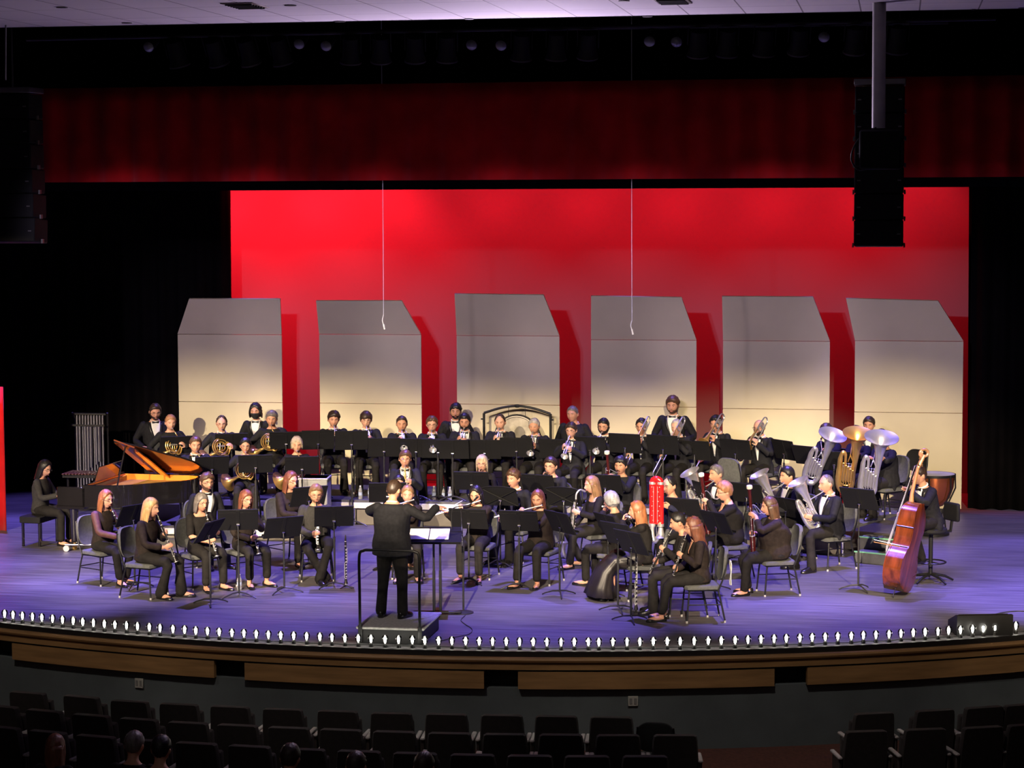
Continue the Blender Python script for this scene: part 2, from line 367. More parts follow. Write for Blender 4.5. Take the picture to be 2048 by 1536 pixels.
# stage lights in the dark slot
RIM = mat('lamp_rim', (0.10, 0.085, 0.085), 0.5, 0.4); LENS = mat('lamp_lens', (0.3, 0.3, 0.32), 0.12, 0, spec=1.0)
LY = 1.6
def make_fix():
    t = thing('stage_light', '', 'stage light')
    MB().lathe([(0.05, 0.30), (0.10, 0.28), (0.11, 0.05), (0.13, 0.0), (0.135, -0.03), (0.122, -0.03), (0.11, 0.02)], seg=20).build('housing', DK, t)
    MB().lathe([(0.122, -0.035), (0.137, -0.035), (0.137, -0.015), (0.122, -0.015), (0.122, -0.035)], seg=24, cap=False).build('rim', RIM, t)
    MB().lathe([(0.001, 0.02), (0.112, 0.025)], seg=20, cap=False).build('lens', LENS, t)
    MB().tube([(-0.13, 0, 0.1), (-0.13, 0, 0.36), (0.13, 0, 0.36), (0.13, 0, 0.1)], 0.01, 6).build('yoke', DK, t)
    return t
PA, PB = onY(60, 133, LY), onY(1990, 96, LY); PA += V((0, -.1, 0.34)); PB += V((0, -.1, 0.34)); PB.y = PA.y
def pipe_at(x): return PA.lerp(PB, (x - PA.x) / (PB.x - PA.x))
fx = [(351, 130), (428, 128), (493, 129), (557, 127), (706, 129), (765, 125), (834, 128), (898, 130), (1047, 128), (1117, 127), (1179, 129), (1400, 118), (1458, 119), (1532, 118), (1601, 117), (1713, 104), (1798, 98)]
for i, (px, py) in enumerate(fx):
    o = proto('fix', make_fix); o.rotation_euler = (radians(16 + (i * 7) % 9), radians(-9 if i < 4 else 5), 0); c_ = onY(px, py, LY); o.location = pipe_at(c_.x) - o.rotation_euler.to_matrix() @ V((0, 0, 0.36))
    tag(o, 'dark round stage light hanging under the ceiling edge, %s from the left of its row' % ordinal(i + 1), 'stage light', 'stage lights in the ceiling slot')
mb = MB().tube([PA, PB], 0.025, 8)
for q in (0.05, 0.35, 0.65, 0.95): mb.tube([PA.lerp(PB, q), V((PA.lerp(PB, q).x, PA.y, 8.84))], 0.012, 6)
tag(mb.build('lighting_pipe', DK), 'dark pipe carrying the row of stage lights', 'pipe')
def make_lens():
    t = thing('spotlight', '', 'stage light')
    MB().lathe([(0.07, 0.0), (0.075, 0.02), (0.06, 0.30), (0.03, 0.32)], axis_m((0, 0, 0), (0, 0.9, 0.35)), 16).tube([(0, .12, .05), (0, .12, .16)], .02, 6).build('housing', DK, t)
    MB().lathe([(0.068, -0.004), (0.05, -0.02), (0.02, -0.03), (0.001, -0.032)], axis_m((0, 0, 0), (0, 0.9, 0.35)), 16).build('lens', LENS, t)
    return t
lens_pts = []
for i, (px, py) in enumerate([(297, 94), (598, 88), (652, 92), (943, 90), (1002, 91), (1299, 83), (1353, 84), (1648, 74)]):
    o = proto('lens', make_lens); o.location = onY(px, py, 2.1); lens_pts.append(V(o.location))
    tag(o, 'small glinting spotlight lens in the dark ceiling slot, %s from the left' % ordinal(i + 1), 'stage light', 'spotlights behind the row of stage lights')

mb = MB(); la_, lb_ = lens_pts[0] + V((-1.5, .12, .16)), lens_pts[-1] + V((1.5, .12, .16)); mb.tube([la_, lb_], 0.025, 8)
for q in (0.05, 0.35, 0.65, 0.95): mb.tube([la_.lerp(lb_, q), V((la_.lerp(lb_, q).x, la_.y, 8.84))], 0.012, 6)
tag(mb.build('lighting_pipe', DK), 'dark pipe carrying the small glinting spotlights', 'pipe')
# ------------------------------------------------------------------ acoustic shells
SHY = 10.55
SHM = mat('shell_panel', (0.67, 0.59, 0.385), 0.6, 0, 0.06, 1.2, 0.05, 30)
EDG = mat('shell_edge', (0.30, 0.26, 0.2), 0.5)
shells = [((355, 378), (563, 560), (668, 670), (598, 598), 803), ((638, 632), (842, 803), (670, 668), (602, 602), 806), ((913, 909), (1119, 1087), (672, 671), (588, 590), 808),
          ((1182, 1182), (1393, 1363), (679, 681), (592, 595), 812), ((1446, 1444), (1660, 1626), (680, 684), (593, 594), 817), ((1710, 1692), (1927, 1876), (680, 684), (597, 602), 824)]
names = ['nearest the chimes, its outer top corner cut', 'second along from the chimes', 'behind the gong', 'behind the standing bearded percussionist', 'behind the bald trombonist', 'behind the timpani']
for (xl, xr, sy, ty, seam), nm in zip(shells, names):
    def P(px, py, dy): return onY(px, py, SHY + dy)
    s0, s1 = P(xl[0], sy[0], 0), P(xr[0], sy[1], 0); sz = (s0.z + s1.z) / 2
    t0, t1 = P(xl[1], ty[0], -0.24), P(xr[1], ty[1], -0.24)
    wid = s1.x - s0.x; base = V((s0.x + wid / 2, SHY, 0))
    o = thing('acoustic_shell', 'tall pale acoustic shell panel ' + nm, 'shell panel', base, 0, 'acoustic shell panels across the back of the stage')
    z1 = P(xl[0], seam, 0).z
    MB().box((0, 0.02, (0.06 + z1) / 2), (wid, 0.04, z1 - 0.066), bev=0.004).build('lower_panel', SHM, o)
    MB().box((0, 0.02, (z1 + sz) / 2), (wid, 0.04, sz - z1 - 0.006), bev=0.004).build('upper_panel', SHM, o)
    a, b, c_, d = V((-wid / 2, 0, sz + 0.004)), V((wid / 2, 0, sz + 0.004)), t1 - base, t0 - base
    n = (b - a).cross(d - a).normalized() * -0.035
    MB().add([a, b, c_, d, a + n, b + n, c_ + n, d + n], [(0, 1, 2, 3), (7, 6, 5, 4), (0, 4, 5, 1), (1, 5, 6, 2), (2, 6, 7, 3), (3, 7, 4, 0)]).build('canopy', SHM, o, smooth=False)
    MB().box((0, 0.075, sz / 2), (0.08, 0.06, sz)).build('mast', BMETAL, o)
    MB().box((-wid * 0.3, 0.16, 0.05), (0.08, 0.30, 0.1)).box((wid * 0.3, 0.16, 0.05), (0.08, 0.30, 0.1)).box((0, 0.1, 0.05), (wid * 0.7, 0.1, 0.1)).build('base', BMETAL, o)

# ------------------------------------------------------------------ risers
DECK = mat('riser_deck', (0.09, 0.09, 0.095), 0.75, 0, 0.2, 8, 0.2, 120, spec=0.2)
FASC = mat('riser_edge', (0.74, 0.72, 0.64), 0.5)
SKRT = mat('riser_skirt', (0.17, 0.15, 0.13), 0.8)
RY = 7.87
def riser(label, x0, x1, y0, y1, h, rz=0.0, c=None):
    cx, cy = ((x0 + x1) / 2, y0) if c is None else c
    o = thing('riser_platform', label, 'riser', (cx, cy, 0), rz, 'black riser platforms under the back rows'); wd = x1 - x0; dp = y1 - y0
    MB().box((0, dp / 2, h - 0.02), (wd - 0.01, dp, 0.04), bev=0.004).build('deck', DECK, o)
    MB().box((0, 0.0, h - 0.085), (wd - 0.02, 0.03, 0.09), bev=0.003).build('front_rail', FASC, o)
    MB().box((0, dp, h - 0.085), (wd - 0.02, 0.03, 0.09), bev=0.003).build('rear_rail', BMETAL, o)
    MB().box((0, 0.10, (h - 0.13) / 2), (wd - 0.16, 0.02, h - 0.13)).build('skirt', SKRT, o)
    for sx in (-1, 1):
        for yy in (0.04, dp - 0.06): MB().tube([(sx * (wd / 2 - 0.05), yy, 0), (sx * (wd / 2 - 0.05), yy, h - 0.04)], 0.024, 8).build('leg', CHROME, o)
    return o
riser('riser platform under the first horn and trumpet chairs', -5.88, -2.56, RY, RY + 1.75, 0.4)
riser('riser platform under the bowl haired trumpeter', -2.55, -0.13, RY, RY + 1.75, 0.4)
riser('riser platform under the trumpets in front of the gong', -0.12, 2.30, RY, RY + 1.75, 0.4)
riser('riser platform under the trombones', 2.31, 3.82, RY, RY + 1.75, 0.4)
riser('low riser platform under the front horn row', -5.15, -2.85, 6.15, 7.8, 0.2)
TCN = at(1690, 1058, 0.4)
riser('riser platform under the tubas with a chrome leg showing', 0, 1.9, 0, 2.3, 0.4, radians(-24), (TCN.x - .95 * cos(radians(-24)), TCN.y - .95 * sin(radians(-24))))
# ------------------------------------------------------------------ people
def smooth01(t): t = max(0.0, min(1.0, t)); return t * t * (3 - 2 * t)
def lerp_tab(tab, x):
    for (a, va), (b, vb) in zip(tab, tab[1:]):
        if x <= b: return va + (vb - va) * (x - a) / (b - a)
    return tab[-1][1]
def head_pt(d, wid=1.0, jaw=1.0):  # the face surface along a unit direction, front is -y
    x, y, z = d
    p = V((x * 0.080 * wid, y * 0.099, z * 0.118))
    if z < 0:
        t = -z; p.x *= 1 - 0.27 / jaw * t ** 1.9
        p.y *= (1 - 0.42 * t) if y > 0 else (1 - 0.10 * t)
        if y < 0: p.y -= 0.010 * t * (-y)
    else: p.x *= 1 + 0.03 * z; p.y *= 1 + 0.05 * z * (1 if y > 0 else 0)
    if y < -0.15:
        X, Z = p.x, p.z
        g = lambda cx, cz, sx, sz: exp(-((X - cx) / sx) ** 2 - ((Z - cz) / sz) ** 2)
        p.y -= (0.024 * g(0, -0.030, 0.013, 0.016) + 0.013 * g(0, -0.008, 0.011, 0.024) - 0.013 * (g(0.032, 0.006, 0.017, 0.012) + g(-0.032, 0.006, 0.017, 0.012))
                + 0.006 * (g(0.03, 0.029, 0.024, 0.009) + g(-0.03, 0.029, 0.024, 0.009)) + 0.008 * g(0, -0.063, 0.022, 0.011) - 0.005 * g(0, -0.081, 0.02, 0.006)
                + 0.011 * g(0, -0.1, 0.024, 0.013) + 0.004 * (g(0.046, -0.03, 0.02, 0.02) + g(-0.046, -0.03, 0.02, 0.02)))
    return p
def sphere_dirs(nl=24, ns=32):
    return [[V((sin(pi * i / nl) * sin(2 * pi * j / ns), -sin(pi * i / nl) * cos(2 * pi * j / ns), -cos(pi * i / nl))) for j in range(ns)] for i in range(1, nl)]
DIRS = sphere_dirs()
def head_shell(mb, Rh, c, s, off, wid=1.0, jaw=1.0):   # a closed shell following the head, off(d, az, p) gives the height over it
    mb.rings([[c + Rh @ (head_pt(d, wid, jaw) + d * off(d, atan2(d.x, -d.y), None)) * s for d in r] for r in DIRS])
HAIRLINE = {
    'short': [(0, .56), (40, .50), (62, .25), (78, -.12), (100, -.02), (130, -.5), (180, -.62)],
    'buzz': [(0, .62), (40, .55), (62, .3), (78, -.05), (100, .0), (130, -.45), (180, -.55)],
    'receding': [(0, .86), (28, .84), (48, .55), (66, .25), (80, -.08), (100, .0), (130, -.48), (180, -.6)],
    'balding': [(0, .99), (60, .62), (75, .25), (85, -.02), (100, .0), (130, -.48), (180, -.6)],
    'bowl': [(0, .30), (45, .22), (65, .05), (78, -.30), (100, -.25), (130, -.55), (180, -.68)],
    'side': [(0, .50), (40, .40), (62, .18), (78, -.2), (100, -.05), (130, -.5), (180, -.64)],
    'curly': [(0, .48), (40, .42), (62, .2), (78, -.15), (100, -.1), (130, -.55), (180, -.66)],
    'long': [(0, .66), (30, .56), (52, .25), (66, -.15), (80, -.45), (100, -.55), (130, -.7), (180, -.8)],
    'bob': [(0, .52), (35, .42), (55, .1), (66, -.3), (80, -.6), (100, -.65), (130, -.75), (180, -.8)],
    'tied': [(0, .62), (35, .52), (58, .25), (76, -.02), (100, .02), (130, -.45), (180, -.55)],
}
def hair_mesh(mb, Rh, c, s, style, thick, seed, wid, length=0.0, curly=0.0):
    tab = HAIRLINE[style]; asym = 0.35 if style == 'side' else 0.0
    def off(d, az, p):
        a = abs(math.degrees(az)); zl = lerp_tab(tab, a)
        k = smooth01((d.z - zl) / 0.17 + 0.12)
        n = noise.noise(d * (6.0 + 8 * (curly > 0)) + V((seed, 0, 0))); k = smooth01((d.z - zl - 0.10 * noise.noise(V((az * 2.6, seed, 3)))) / 0.17 + 0.12)
        t = thick * (0.85 + 0.35 * max(0, d.z)) + n * (0.007 + curly)
        if a > 55 and d.z < 0.45 and length == 0: t *= 0.45 + 0.55 * smooth01((d.z + 0.1) / 0.5) if a < 125 else 0.75
        if asym and d.y < 0 and d.z > 0.2: t += 0.012 * smooth01((d.x + 0.4) / 0.8)
        return -0.012 + (t + 0.012) * k
    head_shell(mb, Rh, c, s, off, wid)
    if length:                     # hair hanging down the back and sides
        nlev = max(4, int(length / 0.035)); rs = []; a0 = 62 if style == 'long' else 58
        for k in range(nlev + 1):
            f = k / nlev; z = 0.03 - (length + 0.03) * f
            out = 0.014 + 0.020 * smooth01(f * 2) + curly * 0.8
            outer, inner = [], []
            for j in range(21):
                az = radians(a0 + 12 * f + (360 - 2 * (a0 + 12 * f)) * j / 20)
                w = 1 - 0.16 * smooth01(f * 1.6); e = noise.noise(V((az * 3.2, f * (2 + curly * 300), seed))) * (0.006 + curly)
                bx, by = sin(az), -cos(az)
                edge = min(1, min(j, 20 - j) / 3 + 0.25)
                r1 = (0.079 * wid + out) * w + e; r2 = (0.099 + out) * w + e
                zz = z - 0.012 * noise.noise(V((az * 5, seed, 1))) * f
                tp = smooth01((1 - f) * 5 + 0.15)
                outer.append(c + Rh @ V((bx * r1, by * r2 + 0.012 * f, zz)) * s)
                q = 1 - 0.26 * edge * tp
                inner.append(c + Rh @ V((bx * r1 * q, by * r2 * q + 0.012 * f, zz)) * s)
            rs.append(outer + inner[::-1])
        mb.rings(rs)
def solve_arm(S, T, l1, l2, pole):
    d = T - S; L = d.length
    if L > (l1 + l2) * 0.985: T = S + d.normalized() * (l1 + l2) * 0.985; d = T - S; L = d.length
    a = (l1 * l1 - l2 * l2 + L * L) / (2 * L); h = sqrt(max(1e-6, l1 * l1 - a * a)); u = d.normalized()
    p = pole - u * pole.dot(u); p = p.normalized() if p.length > 1e-5 else V((1, 0, 0))
    return S + u * a + p * h, T
def hand_mesh(mb, W, f, n, side, s=1.0, curl=0.9, spread=0.0):
    # W wrist, f towards the fingertips, n out of the palm, side +1 for a left hand
    f = f.normalized(); n = (n - f * n.dot(f)).normalized(); lat = f.cross(n) * side   # lat points to the thumb
    if side: pass
    mb.tube([W - f * 0.02 * s, W + f * 0.02 * s, W + f * 0.055 * s, W + f * 0.092 * s], [(0.024 * s, 0.019 * s), (0.030 * s, 0.016 * s), (0.039 * s, 0.016 * s), (0.038 * s, 0.012 * s)], 10, ref=n, round_ends=True)
    for k, (o, L, r) in enumerate(((0.029, 0.072, .0088), (0.010, 0.080, .0092), (-0.010, 0.075, .0088), (-0.028, 0.060, .008))):
        b = W + f * (0.088 - 0.004 * abs(k - 1)) * s + lat * o * s; pts = [b]; c = curl * (0.9 + 0.08 * k); dirn = f + lat * (o * 3 * spread)
        ang = 0.25 * c; p = b
        for seg in (0.45, 0.32, 0.25):
            dd = (dirn.normalized() * cos(ang) + n * sin(ang)); p = p + dd * L * seg * s; pts.append(p); ang += 0.75 * c
        mb.tube([b - f * 0.02 * s] + pts, [r * s, r * s, r * 0.95 * s, r * 0.9 * s, r * 0.75 * s], 7, round_ends=True)
    b = W + f * 0.022 * s + lat * 0.026 * s
    mb.tube([b, b + (lat * 0.7 + f * 0.6 + n * 0.25).normalized() * 0.034 * s, b + (lat * 0.75 + f * 1.0 + n * 0.5).normalized() * 0.062 * s, b + (lat * 0.45 + f * 1.2 + n * 0.75).normalized() * 0.085 * s], [0.013 * s, 0.0115 * s, 0.0105 * s, 0.008 * s], 7, round_ends=True)

def skeleton(o):
    s = o.get('s', 1.0); J = {'s': s}; lean = radians(o.get('lean', 4)); st = o['pose'] == 'stand'
    yaw_t = radians(o.get('twist', 0))
    u = V((0, -sin(lean), cos(lean))); J['u'] = u; J['fr'] = V((0, -cos(lean), -sin(lean))); J['x'] = V((1, 0, 0))
    P = V((0, 0, 0.945 * s)) if st else V((0, 0.0, 0.45 + 0.095 * s)); J['P'] = P
    ub = o.get('bulk', 1.0); J['bulk'] = ub
    J['Nk'] = P + u * 0.50 * s; sh = o.get('shoulder', 0.170 if not o.get('fem') else 0.150) * s * (0.6 + 0.4 * ub)
    J['S'] = {1: P + u * 0.42 * s + V((sh, 0, 0)), -1: P + u * 0.42 * s - V((sh, 0, 0))}
    hp = o.get('hy', 0); hpi = o.get('hp', 8); hr = o.get('hr', 0)
    Rh = Matrix.Rotation(radians(hp), 3, 'Z') @ Matrix.Rotation(radians(hr), 3, 'Y') @ Matrix.Rotation(radians(hpi), 3, 'X')
    J['Rh'] = Rh; J['Hc'] = J['Nk'] + V((0, -0.040 - 0.05 * sin(lean), 0.136)) * s + Rh @ V((0, -0.012, 0.0)) * s
    J['top'] = J['Hc'] + Rh @ V((0, 0.01, 0.125)) * s
    J['hs'] = s * o.get('hscale', 1.05); J['mouth'] = J['Hc'] + Rh @ V((0, -0.106, -0.064)) * J['hs']
    lw = o.get('lw', 0.10)
    if st:
        J['legs'] = [[V((k * 0.085 * s, 0, P.z - 0.03)), V((k * (0.075 + lw * 0.3) * s, -0.025, 0.50 * s)), V((k * (0.07 + lw * 0.45) * s, 0.02, 0.085))] for k in (1, -1)]
    else:
        kn = o.get('knees', 0.13); fy_ = -0.34 if o.get('z', 0) == 0.4 else -0.42; ft = o.get('feet', ((0.13, fy_), (-0.13, fy_)))
        J['legs'] = []
        for k, (fx, fy) in zip((1, -1), ft):
            kz = 0.515 * s + o.get('kz', {}).get(k, 0)
            J['legs'].append([V((k * 0.085 * s, -0.02, P.z - 0.02)), V((k * kn, -0.43 * s, kz)), V((fx, fy * s, 0.085))])
    J['footdir'] = o.get('footdir', ((0.25, -1), (-0.25, -1)))
    return J
TORSO = [(-0.10, .10, .08), (-0.06, .160, .112), (0.02, .168, .122), (0.12, .152, .112), (0.24, .160, .116), (0.34, .172, .116), (0.40, .172, .100), (0.438, .150, .084), (0.472, .098, .066), (0.52, .055, .055)]
def torso(mb, o, J, inset, top=9, scoop=0.0, flare=0.0, bottom=0):
    s, b = J['s'], J['bulk']; rs = []; fem = o.get('fem', False); n = 20
    for i, (h, w, d) in enumerate(TORSO):
        if i > top or i < bottom: continue
        if fem: w *= {3: 0.88, 4: 0.90}.get(i, 0.95); d *= {4: 1.10, 5: 1.06}.get(i, 0.97)
        bb = b if i < 6 else 1 + (b - 1) * 0.45
        belly = 1 + (b - 1) * (0.9 if 1 < i < 5 else 0.2)
        w = w * s * bb + inset; d = d * s * bb * (belly if i < 6 else 1) + inset
        if i <= 1 and flare: w += flare; d += flare
        c = J['P'] + J['u'] * h * s; ring = []
        for j in range(n):
            a = 2 * pi * j / n; q = 0.80
            ca, sa = cos(a), sin(a); ex = abs(ca) ** q * (1 if ca >= 0 else -1); ey = abs(sa) ** q * (1 if sa >= 0 else -1)
            v = c + J['x'] * (w * ex) + J['fr'] * (d * ey)
            if scoop and i >= top - 1: v = v - J['u'] * (scoop * max(0, ey) * (1 if i == top else 0.5))
            ring.append(v)
        rs.append(ring)
    mb.rings(rs)
def limb(mb, pts, rr, inset, seg=10, sub=True):
    mb.tube(pts, [(r + inset) for r in rr], seg, round_ends=True)
def arm_mesh(mb, A, inset, s, upto=1.0, cuff=0.0):
    S, E, W = A
    m = S.lerp(E, 0.5); pts = [S, m, E.lerp(S, 0.08), E.lerp(W, 0.12), E.lerp(W, 0.45)] ; r = [.052 * s, .047 * s, .041 * s, .041 * s, .038 * s]
    if upto < 0.6: pts = [S, m, S.lerp(E, 2 * upto if upto < .5 else .95)]; r = r[:3]; r[2] += cuff
    elif upto < 1: pts += [E.lerp(W, upto)]; r += [.037 * s + cuff]
    else: pts += [W.lerp(E, 0.04)]; r += [(.028 * s if not cuff else .030 * s + cuff)]
    limb(mb, pts, r, inset)
def leg_mesh(mb, Lg, inset, s, b=1.0, upto=1.0, cuff=0.0):
    H, K, A = Lg; b = 0.5 + 0.5 * b
    pts = [H, H.lerp(K, 0.5), K.lerp(H, 0.07), K.lerp(A, 0.10), K.lerp(A, 0.42)]; r = [.088 * s * b, .078 * s * b, .060 * s * b, .056 * s * b, .050 * s * b]
    pts += [K.lerp(A, upto * 0.97)]; r += [max(.036 * s, .05 * s - .014 * upto) + cuff]
    limb(mb, pts, r, inset, 12)
def remesh(o, vs, smooth=3, fac=0.5):
    m = o.modifiers.new('remesh', 'REMESH'); m.mode = 'VOXEL'; m.voxel_size = vs; m.use_smooth_shade = True
    if smooth: k = o.modifiers.new('smooth', 'SMOOTH'); k.factor = fac; k.iterations = smooth
    return o
SKINS = [mat('skin_%d' % i, c, 0.5, 0, 0.05, 25, spec=0.35) for i, c in enumerate([(0.60, 0.30, 0.195), (0.53, 0.26, 0.165), (0.46, 0.22, 0.135), (0.64, 0.345, 0.24)])]
LIPS = mat('lips', (0.42, 0.15, 0.13), 0.45); EYEW = mat('eye_white', (0.5, 0.44, 0.41), 0.4); IRIS = mat('iris', (0.03, 0.02, 0.015), 0.2)
HAIRC = {k: mat('hair_' + k, c, 0.42, 0, 0.35, 40, 0.25, 140, stretch=(1, 1, 0.25)) for k, c in dict(black=(.012, .010, .010), dark=(.035, .020, .013), brown=(.09, .045, .022), light=(.22, .12, .055), blond=(.50, .30, .13),
    red=(.27, .10, .04), grey=(.34, .31, .29), white=(.25, .245, .245), salt=(.14, .12, .11), ash=(.46, .37, .26), auburn=(.16, .055, .03), ginger=(.36, .17, .08)).items()}
TUX = mat('tuxedo_black', (0.015, 0.015, 0.018), 0.75, 0, 0.2, 30, 0.1, 300, spec=0.12); SATIN = mat('satin_black', (0.010, 0.010, 0.012), 0.35)
CHAR = mat('charcoal_wool', (0.038, 0.036, 0.035), 0.8, 0, 0.15, 30, 0.1, 300, spec=0.15); BLK = mat('black_knit', (0.013, 0.0115, 0.011), 0.8, 0, 0.25, 22, 0.2, 120, spec=0.12)
BROWNBLK = mat('brown_black_cloth', (0.022, 0.016, 0.014), 0.8, 0, 0.25, 22, 0.2, 120, spec=0.12); BLUE = mat('blue_shirt', (0.018, 0.019, 0.045), 0.8, 0, 0.15, 20, spec=0.15)
SHEER = mat('sheer_sleeve', (0.085, 0.03, 0.022), 0.7, 0, 0.2, 30)
TROU = mat('trouser_black', (0.016, 0.0145, 0.014), 0.8, 0, 0.25, 14, 0.15, 60, spec=0.12); SHIRT = mat('white_shirt', (0.80, 0.79, 0.77), 0.7, 0, 0.03, 30); SHOE = mat('shoe_leather', (0.010, 0.009, 0.009), 0.25)
MASKM = mat('face_mask', (0.012, 0.011, 0.012), 0.8); GLASSM = mat('glasses_frame', (0.035, 0.022, 0.02), 0.3)
GARM = dict(tux=TUX, char=CHAR, blk=BLK, brown=BROWNBLK, blue=BLUE)

PEOPLE = {}
def person(key, px, py, face, inst=None, label='', desc='', **o):
    """px, py: the top of the head in the photo; face: heading in degrees, 0 faces the audience, 90 faces the picture's right."""
    o['desc'] = desc; o.setdefault('pose', 'sit'); zf = o.get('z', 0.0); o.setdefault('top', 'tux'); seed = rnd.uniform(0, 50)
    fem = o.get('fem', False); o.setdefault('s', 0.95 if fem else 1.0)
    J = skeleton(o); s = J['s']; rz = radians(face); Rw = Matrix.Rotation(rz, 3, 'Z')
    topw = at(px, py, zf + J['top'].z + o.get('hairh', 0.012)); off = Rw @ V((J['top'].x, J['top'].y, 0))
    base = V((topw.x - off.x, topw.y - off.y, zf))
    root = thing('person', label, 'person', base, rz)
    Mw = Matrix.Translation(base) @ Rw.to_4x4()
    arms = {}
    H = {}
    if inst: H = inst(J, o, Mw, key)
    hs = s * (0.93 if fem else 1.0)
    vox = o.get('vox', 0.0075)
    hands = []
    for k in (1, -1):
        S = J['S'][k]; h = H.get(k)
        if h is None:              # hand resting on the thigh
            Lk = J['legs'][0 if k == 1 else 1]
            if o['pose'] == 'stand': h = (V((k * 0.20, -0.28, 1.02 * s)), V((-k * 0.6, -0.8, 0.0)), V((0, 0, -1)), 0.6)
            else: h = (Lk[0].lerp(Lk[1], 0.72) + V((0, 0, 0.085)), V((-k * 0.25, -1, -0.1)), V((0, 0, -1)), 0.35)
        G, f, n = V(h[0]), V(h[1]).normalized(), V(h[2]).normalized(); curl = h[3] if len(h) > 3 else 0.9
        Wt = G - f * 0.075 * hs - n * 0.022 * hs
        pole = V(h[4]) if len(h) > 4 else V((k * 0.55, 0.25, -1))
        E, W = solve_arm(S, Wt, 0.275 * s, 0.25 * s, pole); arms[k] = (S, E, W); hands.append((W, f, n, k, curl))
    skin = SKINS[o.get('skin', 0)]
    mb = MB(); torso(mb, o, J, -0.010 * s)
    mb.tube([J['Nk'] - J['u'] * 0.03 * s, J['Nk'].lerp(J['Hc'], 0.45), J['Hc'] + J['Rh'] @ V((0, 0.018, -0.03)) * s], [.060 * s, .052 * s, .052 * s] if not fem else [.050 * s, .044 * s, .046 * s], 12)
    wid = o.get('face_w', 0.96 if fem else 1.0)
    head_shell(mb, J['Rh'], J['Hc'], J['hs'], lambda d, a, p: 0.0, wid, 0.85 if fem else 1.1)
    for k in (1, -1): mb.ell(J['Hc'] + J['Rh'] @ V((k * 0.084 * wid, 0.014, -0.008)) * J['hs'], (0.012 * s, 0.021 * s, 0.034 * s), J['Rh'], 8, 6)
    for k in (1, -1): arm_mesh(mb, arms[k], -0.005 if o.get('sleeve', 1.0) >= 1 else 0.0, s)
    for Lg in J['legs']: leg_mesh(mb, Lg, -0.004, s)
    for k, Lg in zip((0, 1), J['legs']):
        fd = V((*J['footdir'][k], 0)).normalized(); A = Lg[2]
        mb.tube([A + V((0, 0, 0.02)) , A + V((0, 0, -0.04)) - fd * 0.02, V((A.x, A.y, 0.035)) + fd * 0.08, V((A.x, A.y, 0.026)) + fd * 0.155], [.036 * s, (.036 * s), (.038 * s), .026 * s], 9, round_ends=True)
    for (W, f, n, k, curl) in hands: hand_mesh(mb, W, f, n, k, hs, curl)
    remesh(mb.build('body', skin, root, fix=False, auto=False), vox)
    # face
    Hx = lambda v: J['Hc'] + J['Rh'] @ V(v) * J['hs']
    mb = MB()
    for k in (1, -1):
        mb = MB(); mb.ell(Hx((k * 0.031, -0.0785, 0.006)), (0.0135 * s, 0.009 * s, 0.0050 * s), J['Rh'], 10, 7); mb.cur = 1
        mb.ell(Hx((k * 0.031, -0.0845, 0.0055)), (0.0066 * s, 0.004 * s, 0.0052 * s), J['Rh'], 8, 6); mb.build('eye', [EYEW, IRIS], root)
    hc = HAIRC[o.get('hc', 'dark')]
    for k in (1, -1): MB().tube([Hx((k * 0.014, -0.0955, 0.024)), Hx((k * 0.031, -0.0935, 0.030)), Hx((k * 0.05, -0.080, 0.026))], [0.0038 * s, 0.0045 * s, 0.0028 * s], 6).build('eyebrow', hc if o.get('hc') not in ('white', 'blond', 'ash') else HAIRC['light'], root)
    if not o.get('mask'): MB().ell(Hx((0, -0.0985, -0.0655)), (0.023 * s, 0.008 * s, 0.0065 * s), J['Rh'], 10, 6).build('mouth', LIPS, root)
    st = o.get('hair', 'short')
    if st != 'bald':
        mb = MB(); hair_mesh(mb, J['Rh'], J['Hc'], J['hs'], st, o.get('ht', 0.016), seed, wid, o.get('hl', 0.0), o.get('curl', 0.0))
        if o.get('bun'):
            c0 = Hx((0, 0.105, 0.03)); mb.ell(c0, (0.04 * s, 0.035 * s, 0.04 * s), J['Rh'], 10, 8)
        if o.get('tail'):
            c0 = Hx((0, 0.10, 0.0)); mb.tube([c0, c0 + V((0, 0.04, -0.06)), c0 + V((0, 0.03, -0.15)), c0 + V((0, 0.03, -o['tail']))], [0.022, 0.034, 0.036, 0.012], 8)
        mb.build('hair', hc, root, auto=False)
    if o.get('beard'):
        bt = 0.010 * o['beard']
        def boff(d, az, p):
            a = abs(math.degrees(az)); up = lerp_tab([(0, -.36), (14, -.36), (20, -.42), (45, -.40), (62, -.2), (80, .1), (95, .0), (110, -1), (180, -1)], a)
            k = smooth01((up - d.z) / 0.12 + 0.4) * smooth01((d.z + 0.99) / 0.1) * (1 if a < 100 else 0)
            if a < 17 and -0.60 < d.z < -0.47: k *= 0.15
            return -0.010 + (bt + 0.010) * k
        mb = MB(); head_shell(mb, J['Rh'], J['Hc'], J['hs'], boff, wid, 1.1)
        mb.build('beard', hc if o.get('bc') is None else HAIRC[o['bc']], root, auto=False)
    if o.get('mustache'):
        MB().tube([Hx((-0.028, -0.098, -0.056)), Hx((0, -0.112, -0.048)), Hx((0.028, -0.098, -0.056))], [0.004, 0.007, 0.004], 6).build('mustache', hc, root)
    if o.get('mask'):
        def moff(d, az, p):
            a = abs(math.degrees(az)); k = smooth01((-0.10 - d.z) / 0.1 + 0.3) * smooth01((70 - a) / 15) * smooth01((d.z + 0.97) / 0.1)
            return -0.012 + (0.012 + 0.010) * k
        mb = MB(); head_shell(mb, J['Rh'], J['Hc'], J['hs'], moff, wid); mb.build('face_mask', MASKM, root, auto=False)
